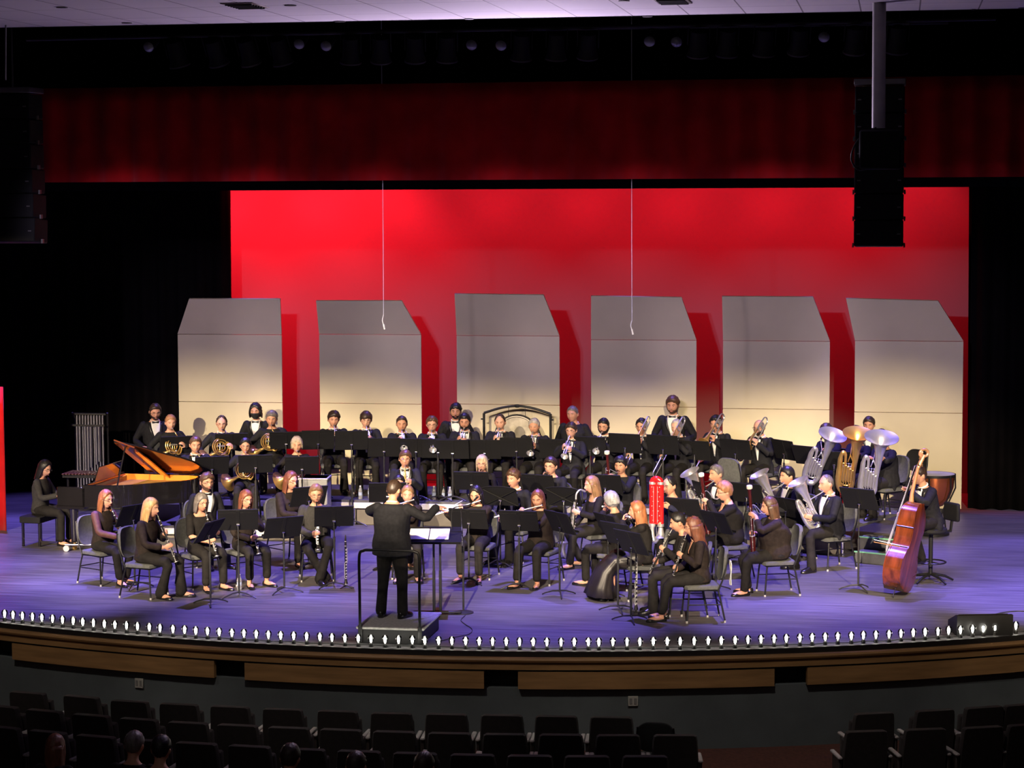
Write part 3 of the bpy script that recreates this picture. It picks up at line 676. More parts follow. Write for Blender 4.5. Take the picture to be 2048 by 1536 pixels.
    if o.get('glasses'):
        mb = MB()
        for k in (1, -1):
            c0 = V((k * 0.033, -0.099, 0.004)); mb.tube([Hx(c0 + V((0.024 * abs(cos(t)) ** 0.5 * (1 if cos(t) > 0 else -1), 0, 0.014 * abs(sin(t)) ** 0.6 * (1 if sin(t) > 0 else -1)))) for t in [2 * pi * (i + .5) / 16 for i in range(16)]], 0.0018 * s, 5, closed=True)
            mb.tube([Hx((k * 0.058, -0.097, 0.008)), Hx((k * 0.082, -0.07, 0.008)), Hx((k * 0.086, 0.005, 0.004))], 0.0022 * s, 5)
        mb.tube([Hx((-0.009, -0.099, 0.008)), Hx((0, -0.103, 0.011)), Hx((0.009, -0.099, 0.008))], 0.0022 * s, 5)
        mb.build('glasses', GLASSM, root)
    # clothes
    g = GARM[o['top']]; jacket = o['top'] in ('tux', 'char') and not o.get('nojacket'); sl = o.get('sleeve', 1.0)
    mb = MB()
    torso(mb, o, J, 0.010 if jacket else 0.006, top=o.get('neck', 8), scoop=o.get('scoop', 0.0), flare=0.022 if jacket else 0.010)
    if o['pose'] == 'stand' and jacket:      # the coat skirt over the hips
        mb.tube([J['P'] + V((0, 0, -0.02)), J['P'] + V((0, 0, -0.16 * s))], [(0.185 * s * J['bulk'], 0.15 * s * J['bulk']), (0.19 * s * J['bulk'], 0.155 * s * J['bulk'])], 18, ref=V((0, 1, 0)))
    elif jacket and o.get('open', True):
        for k in (1, -1): mb.tube([J['P'] + V((k * 0.12, 0.03, 0.02)), J['P'] + V((k * 0.165, 0.0, -0.10))], [0.07, 0.055], 10, round_ends=True)
    src = (list(mb.v), list(mb.f)); parts_sleeve = mb
    if o.get('sheer'): parts_sleeve = MB()
    for k in (1, -1): arm_mesh(parts_sleeve, arms[k], 0.014 if jacket else 0.010, s, sl, 0.010 if jacket else 0.006)
    remesh(mb.build('jacket' if jacket else 'top', g, root, fix=False, auto=False), 0.011, 4)
    if o.get('sheer'): remesh(parts_sleeve.build('sleeves', SHEER, root, fix=False, auto=False), 0.011, 3)
    if (jacket and o.get('shirt', True)) or o.get('vneck'):
        bvh = BVHTree.FromPolygons([tuple(v) for v in src[0]], src[1])
        def chest(h, x, lift):
            p = J['P'] + J['u'] * h * s + V((x, 0, 0)); q = bvh.ray_cast(p + J['fr'] * 0.6, -J['fr'], 1.0)[0]
            return (q if q else p + J['fr'] * 0.08) + J['fr'] * lift
        def strip(mbx, f0, f1, h0, h1, lift, n=9, m=6):
            for side in ((1,) if f0 is None else (1, -1)):
                front, back = [], []
                for i in range(n + 1):
                    h = h0 + (h1 - h0) * i / n; t = i / n
                    a, b_ = ((-f1(t), f1(t)) if f0 is None else (side * f0(t), side * f1(t)))
                    front.append([chest(h, a + (b_ - a) * j / m, lift) for j in range(m + 1)])
                ring = [r + [p - J['fr'] * (lift + 0.008) for p in r[::-1]] for r in front]
                mbx.rings(ring)
        wv = o.get('vw', 0.052); hb = 0.12 if o.get('pose') == 'sit' else 0.16
        if jacket:
            mb = MB(); fw = lambda t: (0.012 + wv * smooth01(t * 1.1)) * s
            strip(mb, None, fw, hb, 0.478, 0.005); mb.build('shirt', SHIRT, root, auto=False)
            mb = MB(); mb.tube([J['Nk'] + J['fr'] * 0.060 * s * cos(a) + V((0.066 * s * sin(a), 0, 0)) + J['u'] * (-0.020 + 0.012 * (1 - cos(a))) for a in [2 * pi * i / 18 for i in range(18)]], 0.012, 6, closed=True)
            mb.build('collar', SHIRT, root)
            mb = MB(); strip(mb, fw, lambda t: fw(t) + (0.012 + 0.030 * smooth01(t * 1.3)) * s, hb, 0.455, 0.009, m=2); mb.build('lapels', SATIN, root, auto=False)
            if o.get('bow', True):
                c0 = chest(0.474, 0, 0.016) if True else None; mb = MB()
                mb.ell(c0, (0.010, 0.010, 0.011), None, 8, 6)
                for k in (1, -1): mb.tube([c0 + V((k * 0.006, 0, 0)), c0 + V((k * 0.030, 0.004, 0)), c0 + V((k * 0.058, 0.010, 0))], [(0.008, 0.006), (0.016, 0.008), (0.024, 0.007)], 8, ref=V((0, 1, 0)))
                mb.build('bow_tie', SATIN, root)
        else:
            mb = MB(); strip(mb, None, lambda t: 0.008 + 0.052 * smooth01(t), 0.30, 0.482, 0.003); mb.build('neckline', skin, root, auto=False)
    # trousers or skirt, shoes
    mb = MB(); P = J['P']
    if o.get('skirt'):
        K = [Lg[1] for Lg in J['legs']]; rs = []
        kc = (K[0] + K[1]) / 2
        path = [(P + V((0, 0, 0.05)), .17, .13), (P + V((0, -0.10, -0.01)), .20, .16), (kc + V((0, 0.05, 0.02)), .25, .13), (kc + V((0, -0.07, -0.12)), .28, .14), (kc + V((0, -0.12, -0.30)), .32, .18), (V((kc.x, kc.y - 0.13, 0.06)), .34, .22)]
        n = 40
        for i, (c0, a_, b_) in enumerate(path):
            t = path[min(i + 1, 5)][0] - path[max(i - 1, 0)][0]; xx = V((1, 0, 0)); yy = t.normalized().cross(xx)
            rs.append([c0 + xx * (a_ * cos(2 * pi * j / n) * (1 + 0.05 * i / 5 * sin(j * 2.2 + seed))) + yy * (b_ * sin(2 * pi * j / n) * (1 + 0.09 * i / 5 * sin(j * 1.7 + seed))) for j in range(n)])
        mb.rings(rs); mb.build('skirt', mat('satin_skirt', (0.016, 0.013, 0.012), 0.45, 0, 0.3, 5), root, auto=False)
    else:
        mb.ell(P + V((0, 0.01, -0.02)), (0.172 * s * J['bulk'], 0.135 * s * J['bulk'], 0.11 * s), None, 16, 10)
        for Lg in J['legs']: leg_mesh(mb, Lg, 0.008, s, J['bulk'], o.get('hem', 1.06 if not fem else 0.98), o.get('cuffw', 0.024 if not fem else 0.014))
        remesh(mb.build('trousers', TROU, root, fix=False, auto=False), 0.012, 4)
    for k, Lg in zip((0, 1), J['legs']):
        fd = V((*J['footdir'][k], 0)).normalized(); A = V((Lg[2].x, Lg[2].y, 0)); sd = V((-fd.y, fd.x, 0)); flat = o.get('flats', fem); mb = MB(); rs = []
        for t, w_, h_ in ((-0.075, .020, .05), (-0.06, .032, .066), (-0.02, .036, .085 if not flat else .05), (0.03, .037, .085 if not flat else .034), (0.08, .044, .062 if not flat else .032), (0.13, .045, .05 if not flat else .042), (0.175, .036, .040), (0.20, .015, .026)):
            w_ *= s * (1.0 if flat else 1.16); h_ *= 1.0 if flat else 1.2; c0 = A + fd * t * s
            rs.append([c0 + sd * (w_ * cx_) + V((0, 0, 0.004 + h_ * hz)) for cx_, hz in ((-0.9, 0), (-1, .25), (-0.92, .6), (-0.5, .93), (0, 1), (0.5, .93), (0.92, .6), (1, .25), (0.9, 0))])
        mb.rings(rs); mb.build('shoe', SHOE, root)
    PEOPLE[key] = dict(J=J, o=o, M=Mw, base=base, rz=rz, z=zf, desc=desc, root=root, mouth=Mw @ J['mouth'])
    if o['pose'] == 'sit' and o.get('chair', 'grey'):
        chair(o.get('chair', 'grey'), base + Rw @ V((0, 0.02, 0)), rz, desc)
    return root
# ------------------------------------------------------------------ chairs
UPH = mat('grey_upholstery', (0.085, 0.088, 0.085), 0.8, 0, 0.15, 30, 0.2, 250, spec=0.2); UPB = mat('black_upholstery', (0.014, 0.014, 0.015), 0.75, spec=0.2); CFR = mat('chair_frame', (0.010, 0.010, 0.011), 0.35, spec=0.4)
GLIDE = mat('chair_glide', (0.45, 0.43, 0.42), 0.4)
def make_chair(black=False):
    t = thing('orchestra_chair' if black else 'banquet_chair', '', 'chair'); up = UPB if black else UPH
    poly = [(-0.21, -0.20), (-0.17, -0.235), (0.17, -0.235), (0.21, -0.20), (0.20, 0.16), (0.16, 0.20), (-0.16, 0.20), (-0.20, 0.16)]
    mb = MB(); mb.rings([[V((x * k, y * k, z)) for x, y in poly] for z, k in ((0.395, .93), (0.405, 1), (0.44, 1), (0.452, .96), (0.456, .8))]); mb.build('seat', up, t)
    hw, hh = (0.20, 0.165) if black else (0.205, 0.20); zc = 0.72 if black else 0.70; mb = MB(); rs = []
    for dy, k in ((-0.016, .9), (-0.024, .97), (0.0, 1.0), (0.022, .97), (0.026, .85)):
        rs.append([V((k * hw * (abs(cos(a)) ** 0.55 * (1 if cos(a) > 0 else -1)) * (1 - 0.10 * max(0, sin(a))), 0.235 + dy + 0.16 * (sin(a) * hh + 0.12), zc + k * hh * (abs(sin(a)) ** 0.6 * (1 if sin(a) > 0 else -1)))) for a in [2 * pi * (j + .5) / 28 for j in range(28)]])
    mb.rings(rs); mb.build('backrest', up, t)
    mb = MB()
    for k in (1, -1): mb.tube([(k * 0.195, 0.17, 0.39), (k * 0.20, 0.215, 0.50), (k * 0.20, 0.26, 0.66), (k * 0.185, 0.29, 0.83)], 0.011, 7)
    mb.tube([(-0.19, -0.19, 0.39), (0.19, -0.19, 0.39), (0.19, 0.18, 0.39), (-0.19, 0.18, 0.39)], 0.011, 7, closed=True)
    mb.build('frame', CFR, t)
    mb = MB()
    for k in (1, -1): mb.tube([(k * 0.205, -0.20, 0.22), (k * 0.205, 0.21, 0.22)], 0.007, 6)
    mb.tube([(-0.2, 0.2, 0.235), (0.2, 0.2, 0.235)], 0.007, 6).build('stretcher', CFR, t)
    for sx in (1, -1):
        for y0, y1 in ((-0.18, -0.215), (0.17, 0.25)):
            l = MB().tube([(sx * 0.185, y0, 0.39), (sx * 0.195, y0 + (y1 - y0) * .3, 0.30), (sx * 0.215, y1, 0.02)], 0.0115, 8).build('leg', CFR, t)
            MB().tube([(sx * 0.2155, y1, 0.0), (sx * 0.215, y1, 0.026)], 0.014, 8).build('glide', GLIDE, l)
    return t
def chair(kind, loc, rz, desc):
    o = proto('chair' + kind, lambda: make_chair(kind == 'black')); o.location = loc; o.rotation_euler = (0, 0, rz)
    tag(o, ('grey upholstered' if kind == 'grey' else 'black padded') + ' chair under ' + desc, 'chair', 'grey upholstered chairs of the band' if kind == 'grey' else 'black chairs of the back rows')
    return o
# ------------------------------------------------------------------ instruments (z runs from the mouthpiece to the bell, y is up)
SILV = mat('silver_plate', (0.82, 0.81, 0.82), 0.30, 0.85, 0.05, 8); BRASS = mat('lacquered_brass', (0.85, 0.55, 0.17), 0.34, 0.85, 0.08, 6); WOODB = mat('black_wood', (0.014, 0.012, 0.012), 0.3, coat=0.3)
KEYS = mat('silver_keys', (0.86, 0.85, 0.83), 0.34, 0.8, 0.03); REDW = mat('red_wood', (0.52, 0.012, 0.012), 0.22, 0, 0.2, 3, coat=0.6); MAPLE = mat('bassoon_wood', (0.055, 0.007, 0.007), 0.25, 0, 0.3, 4, coat=0.5)
IVORY = mat('ivory_ring', (0.8, 0.75, 0.62), 0.4)
def put(o, Mx): o.location = Mx.to_translation(); o.rotation_euler = Mx.to_euler(); return o
def mk_trumpet():
    t = thing('trumpet', '', 'trumpet'); I = None
    MB().lathe([(.0135, 0), (.013, .008), (.006, .03), (.0055, .085)], seg=10).build('mouthpiece', SILV, t)
    mb = MB(); mb.tube([(0, 0, .06), (0, 0, .40)] + arc((0, -.03, .40), .03, pi / 2, -pi / 2, 8, (0, 0, 1), (0, 1, 0))[1:] + [(0, -.06, .40), (0, -.06, .26)], .006, 7)
    mb.tube([(.0, -.06, .21), (.02, -.06, .14)] + arc((.03, -.03, .13), .03, -pi / 2, -3 * pi / 2, 8, (0, 0, 1), (0, 1, 0)) + [(.035, 0, .2), (.035, 0, .28)], .006, 7)
    mb.tube([(.0, -.03, .29), (.05, -.03, .30), (.05, -.03, .24)], .005, 6); mb.build('tubing', SILV, t)
    mb = MB()
    for k in range(3):
        z = .205 + k * .03; mb.tube([(.012, -.10, z), (.012, .045, z)], .0115, 9); mb.tube([(.012, .045, z), (.012, .066, z)], .004, 6); mb.tube([(.012, .066, z), (.012, .071, z)], .009, 8)
    mb.build('valves', SILV, t)
    MB().lathe([(.0065, .26), (.009, .33), (.014, .39), (.022, .43), (.036, .457), (.061, .478), (.058, .480), (.033, .458), (.018, .43)], Matrix.Translation((.035, 0, 0)), 18, cap=False).build('bell', SILV, t)
    return t
def mk_horn():
    t = thing('french_horn', '', 'french horn'); m = BRASS
    C = V((-.02, -.19, -.26)); n = V((.30, -.90, .20)).normalized(); u = V((1, 0, 0)); u = (u - n * u.dot(n)).normalized(); v = n.cross(u)
    MB().lathe([(.012, 0), (.011, .008), (.0045, .03), (.004, .07)], axis_m((0, 0, 0), (.1, -1, -.35)), 10).build('mouthpiece', SILV, t)
    mb = MB(); mb.tube(smooth_path([(.006, -.06, -.02), (.03, -.15, -.07), C + u * .12 + v * .06, C + u * .10 - v * .09, C - v * .13]), .007, 7)
    for r, d, tr in ((.135, 0, .009), (.112, .022, .008), (.088, -.018, .007), (.068, .01, .0065)): mb.tube(arc(C + n * d, r, 0.2, 0.2 + 2 * pi * 0.96, 26, u, v), tr, 7)
    for k in range(4): mb.tube([C + u * (.09 - k * .05) + v * .07, C + u * (.05 - k * .035) - v * .06], .0065, 6)
    mb.build('tubing', m, t)
    mb = MB()
    for k in range(4): mb.tube([C + u * (.045 - k * .032) + v * .01 - n * .025, C + u * (.045 - k * .032) + v * .01 + n * .03], .015, 9)
    mb.build('rotary_valves', SILV, t)
    B = V((-.28, -.04, -.46)); ax = V((-.70, .45, -.40)).normalized(); T = B - ax * .17
    mb = MB(); mb.tube(smooth_path([C + v * .135, C + u * .10 + v * .10, C + u * .155 - v * .02, C + u * .10 - v * .14, T - ax * .10 + V((.04, 0, 0)), T]), [.010] * 6 + [.011] * 6 + [.013] * 6 + [.017] * 6 + [.021] * 6 + [.026], 9)
    mb.build('bell_branch', m, t)
    MB().lathe([(.024, -.18), (.032, -.11), (.045, -.065), (.07, -.03), (.105, -.008), (.152, .0), (.150, .004), (.10, -.002), (.062, -.03), (.035, -.07)], axis_m(B, ax), 26, cap=False).build('bell', m, t)
    return t
def key_row(mb, L, r, z0, z1, n, side=1):
    for k in range(n):
        z = z0 + (z1 - z0) * k / max(1, n - 1)
        mb.tube([(0, r + .004, z), (0, r + .009, z)], .0105, 7)
        if k % 2: mb.tube([(side * r, .004, z - .02), (side * (r + .008), .004, z), (side * r * .6, r + .004, z + .012)], .004, 5)
    mb.tube([(side * (r + .004), .006, z0 - .02), (side * (r + .004), .006, z1 + .02)], .0042, 5)
def mk_clarinet():
    t = thing('clarinet', '', 'clarinet')
    MB().lathe([(.004, 0), (.009, .02), (.0125, .06), (.0125, .09)], seg=9).build('mouthpiece', WOODB, t)
    MB().lathe([(.0145, .09), (.0145, .15), (.0135, .152), (.0145, .58), (.0165, .60), (.020, .63), (.031, .665), (.030, .667), (.016, .63)], seg=12).build('body', WOODB, t)
    mb = MB(); key_row(mb, .66, .0145, .20, .36, 5); key_row(mb, .66, .0145, .40, .56, 5, -1)
    for z in (.09, .15, .37, .585, .662): mb.tube([(0, 0, z - .004), (0, 0, z + .004)], .0165 if z < .65 else .032, 12)
    mb.build('keywork', KEYS, t); return t
def mk_oboe():
    t = thing('oboe', '', 'oboe')
    MB().lathe([(.002, 0), (.0035, .02), (.003, .06)], seg=7).build('reed', IVORY, t)
    MB().lathe([(.007, .055), (.0095, .075), (.0095, .30), (.012, .52), (.015, .57), (.024, .60), (.026, .62), (.022, .625)], seg=11).build('body', WOODB, t)
    mb = MB(); key_row(mb, .6, .0105, .13, .33, 7); key_row(mb, .6, .0115, .36, .56, 6, -1)
    for z in (.075, .31, .53): mb.tube([(0, 0, z - .003), (0, 0, z + .003)], .013, 10)
    mb.build('keywork', KEYS, t); return t
def mk_flute():
    t = thing('flute', '', 'flute')
    MB().tube([(0, 0, -.09), (0, 0, .58)], .0095, 10).build('body', KEYS, t)
    mb = MB(); key_row(mb, .6, .0095, .16, .52, 12); mb.tube([(0, .008, -.014), (0, .012, .014)], .0075, 8)
    for z in (-.088, .10, .45): mb.tube([(0, 0, z - .006), (0, 0, z + .006)], .0115, 10)
    mb.build('keywork', KEYS, t); return t
def mk_bassoon(h=1.0):             # z from the boot joint up, bocal goes back along +y
    t = thing('bassoon', '', 'bassoon')
    MB().lathe([(.03, 0), (.036, .01), (.036, .32), (.03, .33)], Matrix.Scale(1, 4) @ Matrix.Translation((.0, 0, 0)), 14).build('boot_joint', MAPLE, t)
    MB().lathe([(.021, .32), (.021, h * .68), (.024, h * .70), (.024, h * .73), (.020, h * .74), (.022, h * .9), (.026, h * .955)], Matrix.Translation((.014, 0, 0)), 12).build('long_joint', MAPLE, t)
    MB().lathe([(.013, .32), (.012, h * .66)], Matrix.Translation((-.026, .0, 0)), 10).build('wing_joint', MAPLE, t)
    MB().lathe([(.026, h * .952), (.038, h * .958), (.040, h * .985), (.036, h), (.022, h), (.018, h * .97)], Matrix.Translation((.014, 0, 0)), 14, cap=False).build('bell_ring', IVORY, t)
    mb = MB()
    for k in range(9): z = .10 + k * h * .075; mb.tube([(.014 + .022, -.01, z), (.014 + .030, -.012, z)], .0065, 7)
    mb.tube([(.04, -.012, .08), (.04, -.012, h * .72)], .003, 5)
    for z in (.01, .325, h * .71): mb.tube([(.005, 0, z - .006), (.005, 0, z + .006)], .038 if z < .5 else .027, 12)
    mb.build('keywork', KEYS, t); return t
def mk_bassclar():                 # z up from the bell bend, y towards the player
    t = thing('bass_clarinet', '', 'bass clarinet')
    MB().tube([(0, 0, .10), (0, 0, .82)], .019, 10).build('body', WOODB, t)
    MB().tube(smooth_path([(0, 0, .80), (0, 0, .90), (0, .05, .955), (0, .13, .935)]), [.013] * 18 + [.010], 8).build('neck', SILV, t)
    MB().lathe([(.010, 0), (.013, -.05), (.006, -.09)], axis_m((0, .13, .935), (0, -.9, .3)), 8).build('mouthpiece', WOODB, t)
    mb = MB(); mb.tube(smooth_path([(0, 0, .14), (0, -.005, .04), (0, -.05, .0), (0, -.10, .05), (0, -.12, .12)]), [.020] * 8 + [.024] * 8 + [.030] * 8 + [.038], 10)
    mb.lathe([(.037, 0), (.044, .05), (.068, .09), (.075, .095), (.066, .095), (.04, .05)], axis_m((0, -.12, .115), (0, -.14, 1)), 16, cap=False).build('bell', SILV, t)
    mb = MB(); key_row(mb, .8, .020, .18, .44, 6); key_row(mb, .8, .02, .48, .76, 7, -1)
    for k in range(8): mb.tube([(0, -.020, .16 + k * .08), (0, -.030, .16 + k * .08)], .019, 8)
    mb.tube([(.02, -.014, .12), (.02, -.014, .78)], .006, 5).tube([(-.02, -.014, .12), (-.02, -.014, .78)], .006, 5); mb.build('keywork', KEYS, t)
    MB().tube([(0, -.02, .01), (0, 0, -.22)], .004, 6).build('peg', CHROME, t); return t
def mk_sax():
    t = thing('saxophone', '', 'saxophone')
    MB().lathe([(.007, 0), (.012, .05), (.011, .08)], axis_m((0, 0, 0), (0, -1, -.1)), 8).build('mouthpiece', WOODB, t)
    mb = MB(); mb.tube(smooth_path([(0, -.06, -.006), (0, -.13, .01), (0, -.18, -.03), (0, -.19, -.12), (0, -.20, -.36), (0, -.21, -.55), (0, -.26, -.62), (0, -.32, -.56), (0, -.34, -.45)]), [.008] * 12 + [.014] * 6 + [.02] * 6 + [.026] * 6 + [.032] * 6 + [.036] * 6 + [.040] * 6 + [.044], 10)
    mb.lathe([(.043, 0), (.05, .05), (.062, .07), (.06, .072), (.04, .04)], axis_m((0, -.34, -.46), (0, -.15, 1)), 16, cap=False); mb.build('body', BRASS, t)
    mb = MB()
    for k in range(7): mb.tube([(0.02, -.215, -.15 - k * .055), (.034, -.225, -.15 - k * .055)], .014, 8)
    mb.build('keywork', KEYS, t); return t
def mk_trombone(ext=0.12):
    t = thing('trombone', '', 'trombone')
    MB().lathe([(.016, 0), (.0155, .008), (.007, .035), (.0065, .09)], seg=10).build('mouthpiece', SILV, t)
    mb = MB(); mb.tube([(0, 0, .08), (0, 0, .70 + ext)] + arc((-.0, -.045, .70 + ext), .045, pi / 2, -pi / 2, 8, (0, 0, 1), (0, 1, 0)) + [(0, -.09, .12)], .0075, 7)
    mb.tube([(0, .0, .14), (0, -.09, .14)], .005, 6); mb.tube([(0, 0, .30 + ext), (0, -.09, .30 + ext)], .005, 6); mb.build('slide', SILV, t)
    mb = MB(); mb.tube([(0.0, -.09, .14), (.05, -.06, .10), (.10, 0, .05), (.10, .02, -.18)] + arc((.10, .075, -.20), .055, -pi / 2, -3 * pi / 2, 8, (0, 0, 1), (0, 1, 0)) + [(.10, .13, -.12), (.10, .13, .05)], .011, 7)
    for k in (0, 1): mb.tube(arc((.10, .07, -.05 - k * .06), .048 - k * .012, 0, 2 * pi * .97, 16, (0, 0, 1), (0, 1, 0)), .008, 6)
    mb.tube([(.10, .02, -.12), (.10, .13, -.12)], .005, 6); mb.build('bell_section', SILV, t)
    MB().lathe([(.010, .0), (.014, .12), (.022, .22), (.036, .29), (.065, .335), (.105, .36), (.103, .363), (.06, .338), (.03, .29)], Matrix.Translation((.10, .13, 0)), 22, cap=False).build('bell', BRASS, t)
    return t
def mk_tuba(k=1.0, m=None, bell_r=0.21, H=0.92, rotary=False):   # z up towards the bell, y towards the player
    m = m or SILV
    nm = 'tuba' if H > 0.8 else 'euphonium'; t = thing(nm, '', nm); w = H * .19; hb = H
    MB().lathe([(.022 * k, H * .30), (.040 * k, H * .55), (.060 * k, H * .74), (.092 * k, H * .88), (bell_r * .72, H * .955), (bell_r, H), (bell_r * 1.0, H + .006), (bell_r * .70, H * .962), (.07 * k, H * .86), (.04 * k, H * .7)], Matrix.Translation((w * .55, 0, 0)), 30, cap=False).build('bell', m, t)
    mb = MB(); r0 = .026 * k
    mb.tube(smooth_path([(w * .55, 0, H * .34), (w * .55, 0, H * .16), (w * .25, 0, H * .03), (-w * .25, 0, H * .03), (-w * .60, 0, H * .16), (-w * .62, 0, H * .42), (-w * .60, 0, H * .60), (-w * .42, 0, H * .68), (-w * .22, 0, H * .60), (-w * .2, 0, H * .3)], 5),
            [.026 * k] * 5 + [.034 * k] * 5 + [.042 * k] * 10 + [.040 * k] * 5 + [.034 * k] * 5 + [.028 * k] * 5 + [.022 * k] * 5 + [.018 * k] * 5 + [.014 * k], 10); mb.build('body_tube', m, t)
    mb = MB()
    for i in range(5):
        x = -w * .42 + i * w * .2; y = -.035 * k - .012 * (i % 2); zt = H * (.52 - .03 * i); mb.tube([(x, y, H * .14)] + [(x, y, zt - .02)] + arc((x + w * .07, y, zt - .02), w * .07, pi, 0, 6, (1, 0, 0), (0, 0, 1)) + [(x + w * .14, y, H * .2)], .009 * k, 7)
    mb.tube(arc((0, -.03, H * .22), w * .45, pi, 2 * pi, 10, (1, 0, 0), (0, 0, 1)), .010 * k, 7); mb.tube([(w * .3, -.02, H * .2), (w * .35, -.035, H * .55), (w * .1, -.02, H * .66)], .008 * k, 7); mb.build('valve_tubing', m, t)
    mb = MB()
    for i in range(4):
        x = -w * .30 + i * w * .2; mb.tube([(x, .012, H * .20), (x, .012, H * .44)], .015 * k, 9); mb.tube([(x, .012, H * .44), (x, .012, H * .475)], .005, 6); mb.tube([(x, .012, H * .475), (x, .012, H * .485)], .012 * k, 8)
    mb.build('valves', SILV, t)
    return t
def add_mouthpipe(t, m, pts):
    mb = MB(); mb.tube(smooth_path(pts), .0075, 7); mb.build('mouthpipe', m, t)
    d = (V(pts[0]) - V(pts[1])).normalized(); MB().lathe([(.006, 0), (.007, .03), (.015, .055), (.016, .062)], axis_m(pts[0], d), 10).build('mouthpiece', SILV, t)
def relabel(o, lab, g): tag(o, lab, None, g); return o
def by(o): return o['desc']

# each of these returns the hands {1: left, -1: right} as (grip point, finger direction, palm normal, curl, elbow pole)
def I_trumpet(pitch=20, yaw=0, horn_like=None):
    def f(J, o, Mw, key):
        a = V((sin(radians(yaw)), -cos(radians(pitch)), -sin(radians(pitch)))).normalized(); m = J['mouth']
        t = relabel(proto('trumpet', mk_trumpet), 'silver trumpet played by ' + o['desc'], 'silver trumpets'); put(t, Mw @ axis_m(m, a, (0, 0, 1)))
        G = m + a * .235
        return {-1: (G + V((-.026, .01, .0)), V((.35, -.75, .55)), V((1, -.1, .1)), 1.0, V((-.8, .1, -1))), 1: (G + V((.040, .005, -.035)), V((-.25, -.8, .35)), V((-1, -.1, 0)), 1.0, V((.8, .1, -1)))}
    return f
def I_horn(J, o, Mw, key):
    m = J['mouth']; t = relabel(proto('horn', mk_horn), 'brass french horn held by ' + o['desc'], 'brass french horns'); put(t, Mw @ Matrix.Translation(m))
    return {1: (m + V((.12, -.20, -.24)), V((-.6, -.5, .5)), V((-.8, .3, -.1)), 1.0, V((.9, 0, -1))), -1: (m + V((-.27, -.05, -.43)), V((.6, -.5, .4)), V((.3, .8, .2)), .5, V((-1, .3, -.8)))}
def I_reed(kind, ang=28, side=0.0, out=0.0):
    mk = dict(clarinet=mk_clarinet, oboe=mk_oboe)[kind]
    def f(J, o, Mw, key):
        a = V((side, -sin(radians(ang)), -cos(radians(ang)))).normalized(); m = J['mouth'] + V((0, .004, 0))
        t = relabel(proto(kind, mk), 'black %s with silver keys played by %s' % (kind, o['desc']), 'black clarinets' if kind == 'clarinet' else 'black oboes'); put(t, Mw @ axis_m(m, a, (0, -1, .2)))
        return {1: (m + a * .25 + V((.018, -.005, 0)), V((-.55, -.75, .35)), V((-.75, .3, .1)), 1.0, V((.7, .1, -1))), -1: (m + a * .43 + V((-.018, -.005, 0)), V((.55, -.75, .3)), V((.75, .3, .1)), 1.0, V((-.7, .1, -1)))}
    return f
def I_flute(dz=-.24, fw=-.30):
    def f(J, o, Mw, key):
        a = V((-.93, fw, dz)).normalized(); m = J['mouth'] + V((0, -.008, -.006))
        t = relabel(proto('flute', mk_flute), 'silver flute played by ' + o['desc'], 'silver flutes'); put(t, Mw @ axis_m(m, a, (0, -.5, 1)))
        return {1: (m + a * .17 + V((0, -.030, -.005)), V((-.35, .25, .8)), V((0, 1, .1)), .9, V((.5, -.2, -1))), -1: (m + a * .40 + V((0, .02, -.015)), V((.15, -.75, .55)), V((.1, -.6, -.2)), .9, V((-1, .2, -1)))}
    return f
def I_bassoon(h=1.02, bot=(-.13, -.24, .46), top=(.10, -.36, 1.47)):
    def f(J, o, Mw, key):
        b, tp = V(bot), V(top); a = (tp - b).normalized(); m = J['mouth']
        t = relabel(proto('bassoon', mk_bassoon), 'dark red bassoon with white bell ring played by ' + o['desc'], 'dark red bassoons'); Mx = Mw @ axis_m(b, a, (0, 1, 0)); put(t, Mx)
        L = axis_m(b, a, (0, 1, 0)).inverted() @ m
        MB().tube(smooth_path([L, L + V((0, -.05, .0)), V((-.026, (L.y - .0) * .35, .72)), V((-.026, .01, .70)), V((-.026, 0, .64))]), .0035, 6).build('bocal', SILV, t)
        gl, gr = b + a * .62, b + a * .36
        return {1: (gl + V((.035, -.0, 0)), V((-.6, -.6, .3)), V((-.8, .2, 0)), 1.0, V((.8, .2, -1))), -1: (gr + V((-.04, .0, 0)), V((.6, -.6, .2)), V((.8, .2, 0)), 1.0, V((-.8, .3, -1)))}
    return f
def I_bassclar(J, o, Mw, key):
    m = J['mouth']; b = V((m.x, m.y - .23, m.z - .93)); t = relabel(proto('bassclar', mk_bassclar), 'bass clarinet with upturned silver bell played by ' + o['desc'], None); a = (m + V((0, -.13, -.02)) - b + V((0, -.02, 0)))
    put(t, Mw @ axis_m(b, (0, .10, .93), (0, 1, 0)))
    return {1: (m + V((.03, -.17, -.27)), V((-.6, -.6, .3)), V((-.8, .2, 0)), 1.0, V((.8, .2, -1))), -1: (m + V((-.03, -.20, -.52)), V((.5, -.7, -.1)), V((.8, .2, 0)), 1.0, V((-.8, .3, -1)))}
def I_sax(J, o, Mw, key):
    m = J['mouth']; t = relabel(proto('sax', mk_sax), 'brass saxophone played by ' + o['desc'], None); put(t, Mw @ Matrix.Translation(m))
    return {1: (m + V((.04, -.19, -.22)), V((-.6, -.6, .2)), V((-.8, .2, 0)), 1.0), -1: (m + V((-.05, -.20, -.42)), V((.6, -.6, .2)), V((.8, .2, 0)), 1.0)}
